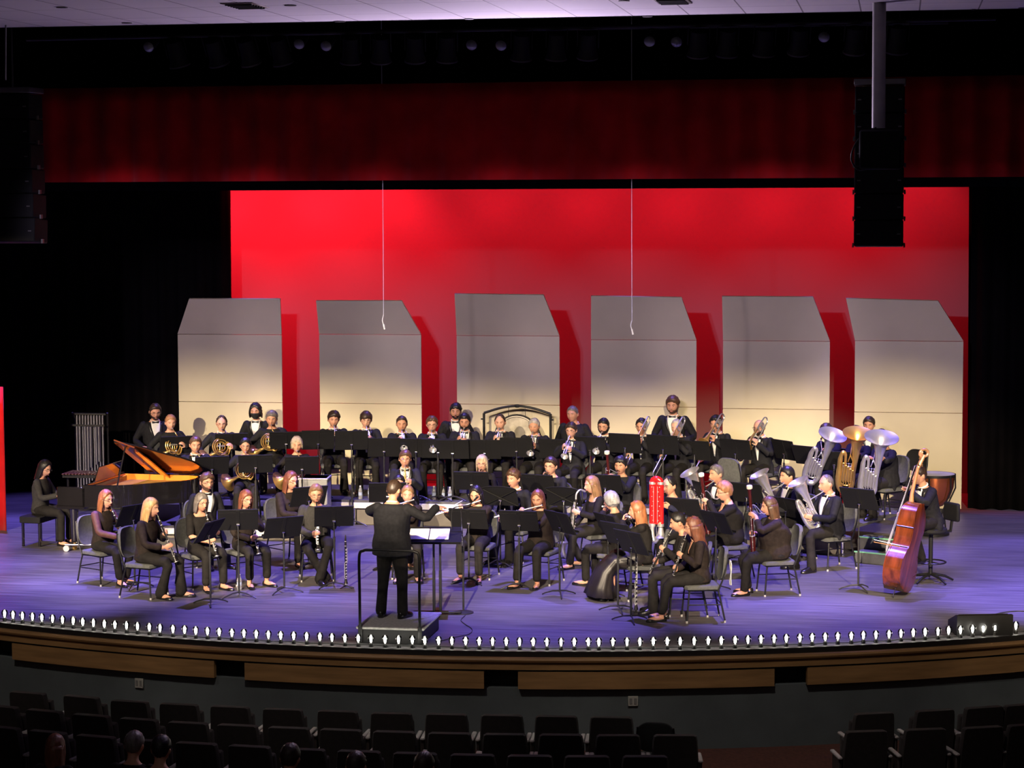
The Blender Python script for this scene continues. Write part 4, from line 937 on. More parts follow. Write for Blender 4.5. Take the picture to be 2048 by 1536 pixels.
def I_trombone(pitch=38, yaw=-6, ext=.12):
    def f(J, o, Mw, key):
        a = V((sin(radians(yaw)), -cos(radians(pitch)), -sin(radians(pitch)))).normalized(); m = J['mouth']
        t = relabel(proto('trombone', mk_trombone), 'silver trombone with long slide played by ' + o['desc'], 'silver trombones'); put(t, Mw @ axis_m(m, a, (0, 0, 1)))
        return {1: (m + a * .13 + V((.045, 0, -.02)), V((-.3, -.5, .75)), V((-1, 0, .1)), 1.0, V((.9, .2, -.8))), -1: (m + a * .42 + V((-.03, 0, -.04)), V((.35, -.6, .5)), V((.9, 0, .2)), .9, V((-.8, .2, -1)))}
    return f
def I_euph(J, o, Mw, key):
    m = J['mouth']; b = V((-.02, -.22, .56)); a = V((-.10, -.55, 1)).normalized(); Mx = axis_m(b, a, (-1, .25, 0))
    t = mk_tuba(1.0, SILV, .15, .72); relabel(t, 'silver euphonium with bell raised held by ' + o['desc'], 'silver euphoniums'); put(t, Mw @ Mx)
    L = Mx.inverted() @ m; add_mouthpipe(t, SILV, [L + V((0, -.05, -.01)), L + V((-.0, -.09, -.02)), V((.06, .02, L.z * .6 + .12)), V((.02, .0, .34))])
    return {-1: (Mx @ V((-.02, .06, .34)), V((.4, -.6, .5)), V((.7, .3, 0)), 1.0, V((-.8, .2, -1))), 1: (Mx @ V((-.04, -.06, .24)), V((-.3, -.9, .2)), V((-.9, -.2, .2)), .8, V((.8, .2, -.8)))}
def I_tuba(bell, bottom, depth, m, lab, br=.215):
    def f(J, o, Mw, key):
        def pd(px, py, d): r = ray(px, py); return CAM + r * d
        B, b = pd(bell[0], bell[1], depth - .42), pd(bottom[0], bottom[1], depth)
        a = (B - b); H = a.length
        pl = Mw @ J['mouth'] - b; Mx = axis_m(b - a.normalized() * .04, a, F0 * .8 + pl.normalized() * .35); sc = H / .92
        t = mk_tuba(1.05, m, br, .96); relabel(t, lab, None); put(t, Mx); t.scale = (1, 1, (H + .04) / .96)
        Li = Mw.inverted() @ Mx; mo = (Mx.inverted() @ (Mw @ J['mouth']))
        add_mouthpipe(t, m, [mo + V((0, -.055, 0)), mo + V((0, -.10, 0)), V((0.03, .03, .60)), V((0, 0, .50))])
        return {-1: (Li @ V((-.06, .05, .46)), V((.5, -.6, .4)), V((.4, -.8, 0)), 1.0, V((-.8, .2, -1))), 1: (Li @ V((.05, .06, .52)), V((-.5, -.6, .3)), V((-.2, -.9, 0)), .8, V((.8, .1, -.6)))}
    return f
# ------------------------------------------------------------------ the band
def cf(px, py, h=1.3, d=0):        # heading that faces the conductor
    p = at(px, py, h); return math.degrees(atan2(0 - p.x, -(0.2 - p.y))) + d
def P_(key, px, py, face, inst, desc, label, **o):
    zf = o.get('z', 0); f = cf(px, py, zf + 1.3, 0) if face is None else face
    return person(key, px, py, f, inst, label, desc, **o)
B = 0.0095
# conductor
def I_conduct(J, o, Mw, key):
    return {-1: (V((-.50, -.34, 1.27)), V((-.6, -.8, .05)), V((.1, -.3, -1)), .5, V((-.8, .5, -.8))), 1: (V((.26, -.46, 1.14)), V((-.1, -.9, .3)), V((-.4, 0, -1)), .5, V((1.2, .2, .1)))}
person('conductor', 789, 958, 172, I_conduct, 'person conducting on the podium in a black suit, seen from behind with arms raised', 'the conductor', pose='stand', z=0.2, s=.955, bulk=1.32, hair='buzz', hc='dark', skin=1, ht=.008, hy=-14, hp=10, top='tux', lw=.16, vox=.007)
# front left clarinets
P_('c1', 212, 979, 62, I_reed('clarinet', 30), 'the strawberry blond clarinetist', 'person with long strawberry blond hair and glasses playing clarinet in sheer black sleeves', fem=True, hair='long', hl=.30, hc='red', glasses=True, top='brown', sheer=True, skin=3, hem=.9, feet=((.10, -.36), (-.04, -.40)), vox=.007)
P_('c2', 302, 995, 78, I_reed('clarinet', 24), 'the blond clarinetist nearest the audience', 'person with shoulder length blond hair playing clarinet in a black top, nearest the footlights', fem=True, hair='bob', hl=.21, hc='blond', top='brown', sleeve=.72, hem=1.05, cuffw=.035, feet=((.12, -.46), (-.12, -.30)), kz={-1: -.02}, vox=.007, s=.98)
P_('c3', 403, 985, 48, I_reed('clarinet', 26), 'the clarinetist with a greying bob', 'person with a greying bob and glasses playing clarinet in a black short sleeved top', fem=True, hair='bob', hl=.14, hc='salt', glasses=True, top='blk', sleeve=.42, skin=1, scoop=.03, neck=8, hem=.92, vox=.007)
P_('c4', 413, 945, 42, None, 'the bearded man in glasses by the piano tail', 'bearded person in glasses and tuxedo with bow tie sitting by the piano tail', hair='side', hc='brown', ht=.018, beard=.7, glasses=True, vw=.07, hp=4)
P_('c5', 492, 979, 45, I_reed('clarinet', 22), 'the brown haired clarinetist in cropped trousers', 'person with brown hair and glasses playing clarinet behind a stand in cropped black trousers', fem=True, hair='bob', hl=.17, hc='auburn', glasses=True, top='brown', hem=.86, vox=.007)
P_('c6', 582, 942, 52, I_reed('clarinet', 34), 'the long haired clarinetist in glasses', 'person with long dark brown hair and glasses playing clarinet behind the man in charcoal', fem=True, hair='long', hl=.24, hc='auburn', glasses=True, top='brown', sleeve=.75, bulk=1.1, s=1.0)
P_('c7', 632, 968, 18, I_reed('clarinet', 20), 'the man in a charcoal suit', 'blond person in glasses and a charcoal suit playing clarinet beside the podium', hair='short', hc='light', glasses=True, top='char', shirt=False, beard=.35, feet=((.02, -.40), (.10, -.30)), knees=.16, kz={1: .05}, vox=.007, hp=12)
# flutes
P_('f1', 815, 970, 12, I_flute(), 'the flutist half hidden by the conductor', 'light haired person playing flute half hidden behind the conductor', fem=True, hair='tied', hc='light', top='brown', skin=3, hp=6)
P_('f0', 798, 949, 14, None, 'the dark haired player behind the conductor', 'dark haired person whose forehead shows above the head of the conductor', fem=True, hair='tied', hc='black', top='blk')
P_('f2', 951, 971, -6, I_flute(-.30, -.22), 'the flutist with wavy black hair', 'person with wavy black hair playing flute with bare ankles under the stand', fem=True, hair='long', hl=.20, curl=.006, hc='black', top='brown', hem=.88, hp=14, bulk=1.1, vox=.007)
P_('f3', 1075, 979, -16, I_flute(-.26, -.25), 'the flutist with long auburn hair', 'person with long auburn hair playing flute in a black blouse beside the bass clarinet', fem=True, hair='long', hl=.27, hc='auburn', top='brown', hem=.9, hp=14, bulk=1.2, feet=((.14, -.44), (-.12, -.52)), vox=.007, hy=6)
# middle woodwinds
P_('m1', 810, 900, None, I_sax, 'the saxophonist behind the conductor', 'person with brown hair, glasses and bow tie playing saxophone behind the conductor', hair='side', hc='brown', glasses=True, vw=.06, hp=4)
P_('m2', 964, 910, None, I_sax, 'the white haired player behind a grey stand', 'white haired person in glasses behind a pale lit grey music stand', fem=True, hair='bob', hl=.14, hc='ash', ht=.022, glasses=True, top='blk', skin=3, hp=4)
P_('m3', 1027, 938, -22, None, 'the young curly haired man in a black suit', 'young person with light brown curly hair in a black suit and bow tie without glasses', hair='curly', curl=.008, ht=.024, hc='brown', hp=4, vw=.03, hy=-4)
P_('m4', 1101, 914, -14, I_sax, 'the boyish saxophonist in glasses', 'boyish person with dark hair and glasses playing saxophone under the trumpets', hair='short', ht=.022, hc='dark', glasses=True, skin=3, shirt=False, hp=5)
P_('m5', 1241, 913, -12, I_bassoon(1.0, (-.10, -.26, .45), (-.10, -.42, 1.30)), 'the bassoonist with a dark mustache', 'person with dark curly hair and mustache playing bassoon below the trombones', hair='curly', curl=.009, ht=.024, hc='black', mustache=True, shirt=False, skin=1, hp=4)
P_('bc', 1183, 951, -62, I_bassclar, 'the bass clarinetist', 'person with long light brown hair playing bass clarinet in a scoop neck black top', fem=True, hair='long', hl=.26, hc='light', top='blk', scoop=.09, neck=8, sleeve=.75, skin=3, feet=((.16, -.50), (-.06, -.25)), bulk=1.1, vox=.007)
P_('wh', 1221, 982, -112, I_flute(-.2, -.2), 'the white haired flutist', 'white haired person in black seen from behind at the music stands', fem=True, hair='bob', hl=.05, hc='white', ht=.020, top='blk', sleeve=.9, skirt=False, hp=10)
P_('fl4', 1274, 1001, -84, I_flute(-.12, -.1), 'the red haired flutist in the satin skirt', 'person with red brown hair playing flute in a black cardigan and wide satin skirt', fem=True, hair='long', hl=.22, hc='red', top='blk', vneck=True, skirt=True, vox=.007, hp=6)
def I_contra(J, o, Mw, key):
    Wi = Mw.inverted(); a, b = Wi @ (CAM + ray(1329, 1012) * 29.78), Wi @ (CAM + ray(1322, 1046) * 29.80)
    return {1: (a, V((-.9, -.2, .2)), V((-.3, -.9, 0)), 1.0, V((.9, .2, -.8))), -1: (b, V((.3, -.9, .1)), V((.8, .2, 0)), 1.0, V((-.8, .2, -1)))}
P_('cb', 1338, 952, -36, I_contra, 'the man behind the red contrabass', 'person with dark hair sitting behind a tall red folded contrabass', hair='receding', hc='black', top='blue', skin=0, shirt=False, nojacket=True, hp=8)
P_('o1', 1354, 1024, -84, I_reed('oboe', 26), 'the oboist with hair tied back', 'person with dark hair tied back playing oboe in black boots', fem=True, hair='tied', bun=True, hc='black', top='blk', hem=1.08, cuffw=.03, flats=False, skin=1, vox=.007, hp=14, feet=((.10, -.42), (-.08, -.40)))
P_('o2', 1385, 1033, -76, I_reed('oboe', 16), 'the oboist with long curly hair', 'person with long curly brown hair playing oboe nearest the footlights', fem=True, hair='long', hl=.34, curl=.010, ht=.014, hc='auburn', top='brown', vneck=True, hem=.9, skin=0, vox=.007, hp=10, feet=((.08, -.52), (-.10, -.46)), glasses=True)
P_('b1', 1448, 964, -68, I_bassoon(1.02, (-.12, -.26, .46), (.03, -.44, 1.50)), 'the bassoonist with short curly red hair', 'person with short curly reddish hair playing bassoon in a v neck top', fem=True, hair='curly', curl=.011, ht=.030, hc='ginger', glasses=True, top='blk', vneck=True, bulk=1.25, skin=3, vox=.007, s=.98)
P_('b2', 1538, 993, -72, I_bassoon(.98, (-.08, -.27, .44), (.02, -.36, 1.38)), 'the bassoonist with long brown hair', 'person with long brown hair playing bassoon with bare forearms and black flats', fem=True, hair='long', hl=.20, hc='brown', top='brown', sleeve=.6, bulk=1.35, hem=1.0, skin=0, vox=.007, feet=((.10, -.46), (-.10, -.36)))
# euphoniums
P_('e1', 1433, 929, -52, I_euph, 'the grey haired euphonium player', 'grey haired person in a tuxedo with bow tie playing euphonium behind the bassoons', hair='short', hc='salt', skin=1, vw=.05, hp=4)
P_('e2', 1575, 933, -58, I_euph, 'the dark haired euphonium player', 'person with short dark hair in a tuxedo playing euphonium behind the long haired bassoonist', hair='short', hc='black', ht=.020, skin=0, vw=.06, bulk=1.1, hp=4)
P_('e3', 1653, 948, -56, I_euph, 'the bald euphonium player', 'bald person in a black suit and bow tie playing euphonium beside the stairs', hair='balding', hc='salt', ht=.006, skin=0, bulk=1.15, vw=.06, feet=((.20, -.44), (-.16, -.50)), vox=.007, hp=4)
# horns
P_('h1', 341, 829, 30, I_horn, 'the red haired horn player', 'person with short reddish hair playing french horn next to the standing bearded man', s=.955, hair='short', hc='ginger', z=.4, bow=False, shirt=False, skin=3)
P_('h2', 391, 872, 24, I_horn, 'the brown haired horn player', 'person with short brown hair and bow tie playing french horn above the piano lid', hair='short', hc='brown', z=.2, vw=.05)
P_('h3', 443, 831, 18, I_horn, 'the balding horn player', 'balding person in glasses playing french horn before the palest shell', hair='balding', hc='dark', glasses=True, z=.4, skin=3, s=.955)
P_('h4', 491, 875, 16, I_horn, 'the dark haired horn player', 'person with pulled back dark hair and glasses playing french horn', fem=True, hair='tied', bun=True, hc='black', glasses=True, z=.2, top='tux', shirt=False)
P_('h5', 543, 821, 12, I_horn, 'the horn player next to the masked person', 'person with grey streaked hair playing french horn beside the masked percussionist', hair='side', hc='salt', z=.4, skin=1, bow=False, shirt=False)
P_('h6', 593.5, 873, 16, I_horn, 'the short haired blond horn player', 'person with short ash blond hair playing french horn behind a low stand', fem=True, hair='bob', hl=.06, hc='ash', ht=.022, z=.2, top='blk', skin=0)
# percussion, standing
P_('p1', 310.5, 807, 28, None, 'the bearded man behind the piano', 'bearded person in glasses and bow tie standing behind the piano', pose='stand', s=1.04, hair='short', hc='dark', beard=1, glasses=True, vw=.06, hp=16, bulk=1.15)
P_('p2', 511, 807, 4, None, 'the masked percussionist', 'person with wavy dark hair and a black face mask standing behind the horns', pose='stand', s=1.0, hair='long', hl=.10, curl=.012, ht=.026, hc='black', mask=True, vw=.06, hp=2, bulk=.95)
P_('p3', 911, 806, 10, None, 'the percussionist by the gong', 'dark haired person with mustache standing at the gong', pose='stand', s=1.03, hair='side', hc='black', mustache=True, beard=.3, vw=.06, hp=4, skin=1)
P_('p4', 1145, 811, -14, None, 'the stocky grey haired percussionist', 'stocky grey haired person standing between two shell panels', pose='stand', s=1.02, hair='short', hc='salt', ht=.010, bulk=1.25, bow=False, vw=.04, hp=6)
P_('p5', 1345, 792, -6, None, 'the tall bearded percussionist', 'tall bearded person with brown hair and bow tie standing behind the trombones', pose='stand', s=1.115, hair='side', hc='brown', ht=.022, beard=.8, vw=.06, hp=8)
P_('p6', 1738, 833, -12, None, 'the percussionist behind the tubas', 'person whose dark hair shows above the tuba bells', pose='stand', s=.97, hair='short', hc='dark', ht=.02, hp=10)
# trumpets and trombones
TP = dict(z=.4, vw=.034, s=.975)
P_('t1', 667, 822, None, I_trumpet(34), 'the trumpeter with swept dark hair', 'person with swept dark hair playing trumpet, white shirt tail showing', hair='side', hc='dark', ht=.022, **{**TP, 's': 1.0})
P_('t2', 732, 823, None, I_trumpet(36), 'the bowl haired trumpeter', 'person with a dark bowl cut and glasses playing trumpet', hair='bowl', hc='dark', ht=.024, glasses=True, skin=3, z=.4, vw=.05)
P_('t3', 803.5, 831, None, I_trumpet(32), 'the trumpeter with cropped dark hair', 'person with cropped dark hair playing trumpet behind the saxophonist', hair='buzz', hc='dark', ht=.012, skin=1, **TP)
P_('t4', 864, 832, None, I_trumpet(34), 'the trumpeter in glasses left of the gong man', 'person with tousled brown hair and glasses playing trumpet next to the gong man', hair='short', hc='brown', ht=.02, glasses=True, skin=3, **TP)
P_('t5', 929, 827, None, I_trumpet(38, -6), 'the bearded trumpeter before the gong man', 'bearded person with black hair playing trumpet in front of the gong man', hair='short', hc='black', ht=.022, beard=.9, skin=1, z=.4, vw=.06)
P_('t6', 1000, 828, None, I_trumpet(33), 'the trumpeter with a high forehead', 'person with a high forehead and dark hair playing trumpet in front of the gong', hair='receding', hc='dark', ht=.012, skin=3, bulk=1.1, **TP)
P_('t7', 1068, 836, None, I_trumpet(38), 'the grey haired trumpeter', 'grey haired person playing trumpet in front of the gong stand', hair='short', hc='grey', skin=1, bulk=1.15, **{**TP, 's': .955})
P_('t8', 1142, 844, None, I_trumpet(34), 'the young trumpeter in glasses', 'young person with dark hair and glasses playing trumpet before the stocky percussionist', hair='side', hc='dark', glasses=True, s=.945, z=.4, vw=.034, skin=3)
P_('t9', 1207, 836, None, I_trumpet(32), 'the trumpeter with a full beard', 'person with a full dark beard and glasses playing trumpet', hair='short', hc='black', beard=1.3, glasses=True, skin=0, **TP)
P_('s1', 1283, 836, None, I_trombone(40), 'the trombonist in glasses', 'person with slicked dark hair and glasses playing trombone', hair='tied', hc='black', glasses=True, skin=1, **TP)
P_('s2', 1353, 837, None, I_trombone(42), 'the trombonist with cropped grey hair', 'person with cropped grey hair playing trombone in front of the tall percussionist', hair='buzz', hc='grey', ht=.008, skin=3, **TP)
P_('s3', 1431.5, 831, None, I_trombone(46, -10, .1), 'the black haired trombonist', 'person with thick black hair playing trombone in front of a red gap', hair='short', hc='black', ht=.024, skin=0, **TP)
P_('s4', 1518, 838, None, I_trombone(44, -8, .1), 'the bald bearded trombonist', 'bald person with beard and glasses playing trombone', hair='bald', beard=.9, bc='dark', hc='dark', glasses=True, skin=3, **TP)
# tubas
P_('u1', 1652, 846, -42, I_tuba((1652, 866), (1620, 962), 32.5, SILV, 'silver tuba leaning furthest, next to the empty stand'), 'the tuba player beside the trombones', 'person in black hidden behind the leaning silver tuba', z=.4, hair='short', hc='dark', shirt=False)
P_('u2', 1712, 851, -42, I_tuba((1702, 866), (1690, 980), 32.0, BRASS, 'golden brass tuba between the two silver tubas', .225), 'the tuba player with the golden tuba', 'person in black hidden behind the golden tuba', z=.4, hair='short', hc='dark', shirt=False)
P_('u3', 1762, 858, -50, I_tuba((1749, 874), (1734, 992), 31.4, SILV, 'silver tuba closest to the double bass', .245), 'the tuba player closest to the double bass', 'person in a dark suit behind the silver tuba closest to the double bass', z=.4, hair='short', hc='dark', shirt=False, bulk=1.2)
# piano and bass
def I_piano(J, o, Mw, key): return {1: (V((.18, -.42, .74)), V((0, -1, .05)), V((0, 0, -1)), .7), -1: (V((-.16, -.42, .74)), V((0, -1, .05)), V((0, 0, -1)), .7)}
P_('piano', 92, 920, 84, I_piano, 'the pianist', 'person with long black hair and glasses in a grey cardigan at the piano', fem=True, hair='long', hl=.20, hc='black', ht=.02, glasses=True, top='char', nojacket=True, skin=3, chair=None, hp=20, hy=-14)
def I_bassist(J, o, Mw, key): return {1: (V((.03, -.46, .98)), V((-.8, -.2, .5)), V((-.4, -.8, 0)), 1.1, V((.9, .2, -.6))), -1: (V((-.16, -.40, .62)), V((.3, -.8, -.3)), V((.6, .2, 0)), 1.0, V((-.9, .2, -.6)))}
P_('bass', 1837, 930, -52, I_bassist, 'the double bassist', 'person in a black suit and bow tie on a tall stool behind the double bass', z=.29, lean=17, hair='short', hc='dark', skin=1, vw=.06, chair=None, knees=.17, feet=((.12, -.26), (-.16, -.30)), vox=.007, hy=-6)
# audience seen from behind in the dark
for i, (px, py, hc, st, lab) in enumerate(((110, 1468, 'auburn', 'long', 'person in the dark audience with long hair, furthest from the aisle'), (268, 1462, 'salt', 'short', 'person in the dark audience with short greying hair'), (322, 1470, 'black', 'short', 'person in the dark audience with black hair beside the greying one'),
        (580, 1487, 'dark', 'short', 'dark haired person in the audience below the upright clarinet'), (712, 1503, 'dark', 'balding', 'balding person in the dark audience below the podium'), (848, 1504, 'dark', 'short', 'person in the dark audience with dark hair below the microphone stand'))):
    person('a%d' % i, px, py, 180, None, lab, 'audience member', z=-1.15, hair=st, hl=.22 if st == 'long' else 0, hc=hc, top='blk', chair=None, fem=st == 'long', vox=.011, hp=4)
# ------------------------------------------------------------------ music stands
DESKM = mat('stand_black', (0.008, 0.008, 0.0085), 0.6, 0.0, spec=0.18); POLEM = mat('stand_pole', (0.035, 0.035, 0.037), 0.35, 0.3, spec=0.4)
def stand_parts(h, tilt, lab, loc, rz, paper=False, ribs=False, zf=0, w=.51, hh=.32, grp='black music stands'):
    t = thing('music_stand', lab, 'music stand', loc, rz, grp); a = radians(tilt); R = Matrix.Rotation(a, 3, 'X')
    C = V((0, 0, h)); L = lambda v: C + R @ V(v)
    if ('desk', ribs, w) not in _meshes:
        mb = MB()
        if ribs:
            poly = [(-w / 2, -hh / 2), (w / 2, -hh / 2)] + [(w / 2 * cos(x) , hh * .36 + hh * .16 * sin(x)) for x in [pi * i / 10 for i in range(11)]]
            mb.prism([(x, y) for x, y in poly], -.002, .002, Matrix.Rotation(radians(90), 4, 'X'))
            mb.tube([(-w / 2, -.006, hh * .36)] + [(w / 2 * cos(x), -.006, hh * .36 + hh * .16 * sin(x)) for x in [pi - pi * i / 10 for i in range(11)]], .007, 6)
            for s_ in (1, -1): mb.tube([(s_ * w * .47, -.010, hh * .36), (0, -.016, -.02)], .009, 6); mb.tube([(s_ * w * .47, -.010, -hh * .48), (0, -.016, -.02)], .009, 6)
        else:
            mb.box((0, 0, 0), (w, .005, hh), bev=.002)
            for s_ in (1, -1): mb.box((s_ * w / 2, .006, 0), (.006, .016, hh), bev=.002)
            mb.box((0, .006, hh / 2), (w, .016, .006), bev=.002)
            mb.box((0, -.004, .0), (.05, .006, hh * .96), bev=.002); mb.box((0, -.003, hh * .36), (w * .96, .004, .008), bev=.001)
        mb.box((0, .035, -hh / 2), (w, .07, .006), bev=.002); mb.box((0, .068, -hh / 2 + .012), (w, .005, .03), bev=.002)
        o = mb.build('desk', DESKM, t, smooth=False); _meshes[('desk', ribs, w)] = o.data
    else:
        o = bpy.data.objects.new('desk', _meshes[('desk', ribs, w)]); COL.objects.link(o); o.parent = t
    o.location = C; o.rotation_euler = (a, 0, 0)
    k = MB().tube([L((-.018, -.018, -.06)), L((.018, -.018, -.06))], .016, 10).tube([L((0, -.018, -.06)), (0, 0, h - .14)], .009, 8).build('tilt_knob', CHROME, t)
    MB().tube([(0, 0, h - .12), (0, 0, min(h - .4, .62))], .0085, 8).build('upper_pole', POLEM, t)
    mb = MB().tube([(0, 0, .66 if h > .8 else .4), (0, 0, .06)], .0135, 8); mb.tube([(0, 0, .62 if h > .8 else .36), (0, 0, .68 if h > .8 else .42)], .017, 8); mb.build('lower_pole', POLEM, t)
    for j in range(3):
        an = radians(90 + 120 * j); e = V((cos(an), sin(an), 0)); MB().tube([V((0, 0, .075)), e * .10 + V((0, 0, .065)), e * .21 + V((0, 0, .03)), e * .25 + V((0, 0, .010))], [.012, .010, .009, .009], 7).build('leg', POLEM, t)
    if paper:
        for s_ in (1, -1):
            p = MB().box((0, 0, 0), (.215, .003, .28)).build('sheet_music', WHITE, None, smooth=False); p.matrix_world = Matrix.Translation(loc) @ Matrix.Rotation(rz, 4, 'Z') @ Matrix.Translation(L((s_ * .11, .007, .0))) @ R.to_4x4()
            tag(p, ('sheet of music, audience side, on the %s' if s_ > 0 else 'sheet of music, inner side, on the %s') % lab.replace('black music ', ''), 'sheet music')
    return t
_meshes = {}
def stand(px, py, key, dist=.66, base=None, dz=0.0, tilt=28, zf=None, drz=0, lab=None, **k):
    q = PEOPLE[key]; zf = q['z'] if zf is None else zf
    if base: b = at(base[0], base[1], zf); Dp = proj(b)[2]
    else:
        f = Matrix.Rotation(q['rz'], 3, 'Z') @ V((0, -1, 0)); Dp = proj(q['base'] + f * dist + V((0, 0, 1)))[2]
    c = CAM + ray(px, py) * Dp
    if zf == .4 and c.x < 3.8 and c.y < 7.98: c = onY(px, py, 7.98)
    h = c.z - zf
    return stand_parts(h, tilt, lab or 'black music stand in front of ' + q['desc'], V((c.x, c.y, zf)), q['rz'] + radians(drz), **k)
for a in ((267, 1030, 'c1'), (352, 890, 'h1'), (463, 884, 'h3'), (572, 881, 'h5'), (424, 931, 'h2'), (511, 928, 'h4'), (604, 931, 'h6')): stand(*a)
stand(419, 1062, 'c3', base=(419, 1212), drz=30, tilt=34, paper=True, lab='black music stand turned edge on beside the blond clarinetist'); stand(476, 1040, 'c5', base=(475, 1198), drz=-28)
stand(567, 1055, 'c7', base=(561, 1188), drz=20, lab='black music stand between the cropped trousers and the charcoal suit'); stand(668, 1033, 'c7', base=(670, 1178), drz=0); stand(618, 993, 'c6', drz=-14)
stand(937, 1038, 'f2', base=(931, 1170)); stand(1038, 1042, 'f3', base=(1037, 1180), drz=10); stand(1119, 1045, 'f3', base=(1118, 1195), drz=-30, lab='black music stand turned aside next to the auburn haired flutist')
stand(1000, 992, 'm3', ribs=True, drz=14); stand(1127, 993, 'bc', base=(1127, 1128), ribs=True, drz=50, lab='black music stand with crossed ribs beside the bass clarinetist')
stand(1216, 1050, 'wh', base=(1206, 1200), drz=60, lab='black music stand in front of the white haired flutist'); stand(1236, 1068, 'fl4', base=(1224, 1226), drz=44); stand(1262, 1085, 'o1', base=(1253, 1246), drz=40)
stand(1367, 1017, 'cb', drz=14, dist=.75); stand(1432, 1045, 'b1', base=(1428, 1186), drz=22); stand(1571, 1015, 'e2', drz=16, dist=.8, lab='black music stand between the long haired bassoonist and a euphonium'); stand(1493, 986, 'e1', drz=24, dist=.95, lab='black music stand below the bald bearded trombonist')
stand(1718, 998, 'e3', base=(1718, 1184), drz=26, lab='black music stand alone in front of the stairs'); stand(1210, 968, 'm5'); stand(1076, 968, 'm4', dist=.55); stand(943, 962, 'm2', dist=.6, lab='music stand catching grey light before the white haired player'); stand(775, 985, 'f0', dist=.5)
stand(1402, 983, 'e1', dist=.8, drz=-10, lab='black music stand behind the tall dark red bassoon')
for a in ((636, 880, 't1'), (703, 881, 't2'), (768, 895, 't3'), (832, 896, 't3'), (876, 897, 't4'), (905, 899, 't5'), (969, 899, 't6'), (1033, 895, 't7'), (1111, 898, 't8'), (1180, 893, 't9'), (1250, 887, 's1'), (1326, 890, 's2'), (1389, 901, 's3'), (1471, 899, 's4')):
    key = a[2]; pre = {832: 'black music stand between two trumpeters, above the saxophonist', 876: None}.get(a[0])
    tall = a[0] == 703
    stand(a[0], a[1], key, dist=.98 if tall else .74, zf=0 if tall else .4, tilt=18, lab=pre)
stand(1568, 900, 's4', dist=.75, drz=-24, tilt=20, lab='black music stand standing clear before the fifth shell panel')
stand(1614, 911, 'u1', dist=.55, drz=6, tilt=26, paper=False, lab='black music stand tilted beside the leaning silver tuba'); stand(1668, 922, 'u2', dist=.62, drz=30, tilt=24, lab='black music stand in front of the golden tuba')
stand(1800, 1010, 'bass', dist=.8, base=(1766, 1160), drz=30, lab='black music stand hidden behind the double bass') if False else None
# ------------------------------------------------------------------ conductor podium, rail, desk, microphone
CARP = mat('podium_carpet', (0.40, 0.39, 0.37), 0.95, 0, 0.2, 30, 0.3, 200)
pa, pb, pc = at(722, 1252, .2), at(838, 1258, .2), at(890, 1230, .2)
pw, pd = (pb - pa).length, (pc - pb).length + .12; pcn = V(((pa.x + pb.x) / 2, pa.y * .5 + pb.y * .5 + pd / 2, 0)); pw += .1
pod = thing('conductor_podium', 'square black podium with grey carpet top under the conductor', 'podium', pcn)
MB().box((0, 0, .085), (pw - .06, pd - .06, .17), bev=.006).build('box', BLACK, pod); MB().box((0, 0, .185), (pw, pd, .03), bev=.008).build('carpet_top', CARP, pod)
rail = thing('podium_rail', 'black tubular safety rail behind the conductor on the podium', 'rail', pcn)
yf = -pd / 2 + .015; xl, xr = -pw / 2 + .05, pw / 2 - .05
MB().tube(smooth_path([(xl, yf - .02, .2), (xl, yf - .02, .6), (xl, yf - .02, 1.02), (xl + .05, yf - .02, 1.09), (xl + .15, yf - .02, 1.10), (xr - .15, yf - .02, 1.10), (xr - .05, yf - .02, 1.09), (xr, yf - .02, 1.02), (xr, yf - .02, .6), (xr, yf - .02, .2)]), .017, 9).build('frame', BMETAL, rail)
for x in (xl, xr): MB().box((x, yf - .012, .12), (.05, .02, .20), bev=.004).build('bracket', BMETAL, rail)
b0 = at(873, 1229, 0); ch = (CAM + ray(862, 1068) * proj(b0)[2]).z
cd = thing('conductor_desk', 'large flat black conductor desk on two poles in front of the conductor', 'music stand', (b0.x - .05, b0.y, 0), radians(8))
R = Matrix.Rotation(radians(74), 3, 'X')
Rc = Matrix.Rotation(radians(14), 3, 'X')
MB().box((0, 0, ch), (.74, .50, .012), Rc, .004).box((0, -.25, ch + .055 * 0 - .06), (.74, .012, .03), Rc, .003).build('desk', DESKM, cd)
for k in (.02, .10): MB().tube([(k, 0, .04), (k, 0, ch - .03)], .014, 8).tube([(k, 0, .04), (k, 0, .55)], .019, 8).build('pole', POLEM, cd)
MB().box((.06, 0, .03), (.60, .07, .03), bev=.01).box((.06, 0, .03), (.08, .5, .03), bev=.01).build('base', POLEM, cd)
for s_, nm in ((-1, 'inner'), (1, 'outer')):
    p = MB().box((0, 0, 0), (.24, .33, .010), bev=.003).build('conductor_score', WHITE, None, smooth=False)
    p.matrix_world = Matrix.Translation(cd.location) @ Matrix.Rotation(radians(8), 4, 'Z') @ Matrix.Translation(V((s_ * .125 - .03, -.01, ch + .013))) @ Rc.to_4x4(); tag(p, 'open white score page on the conductor desk, %s half' % nm, 'score')
bt = PEOPLE['conductor']; h_ = bt['M'] @ V((-.54, -.40, 1.27))
tag(MB().tube([h_ + V((-.02, -.02, 0)), h_ + V((.03, .02, .0))], [.008, .006], 7).tube([h_ + V((.03, .02, 0)), h_ + V((.14, .30, .05))], .0035, 6).build('conductor_baton', WHITE), 'thin white baton in the hand of the conductor', 'baton')
mbp = at(927, 1226, 0); ms = thing('microphone_stand', 'tall microphone stand with round base and curved gooseneck beside the conductor desk', 'microphone stand', mbp)
MB().lathe([(.125, 0), (.127, .012), (.10, .022), (.02, .035)], seg=24).build('base', POLEM, ms)
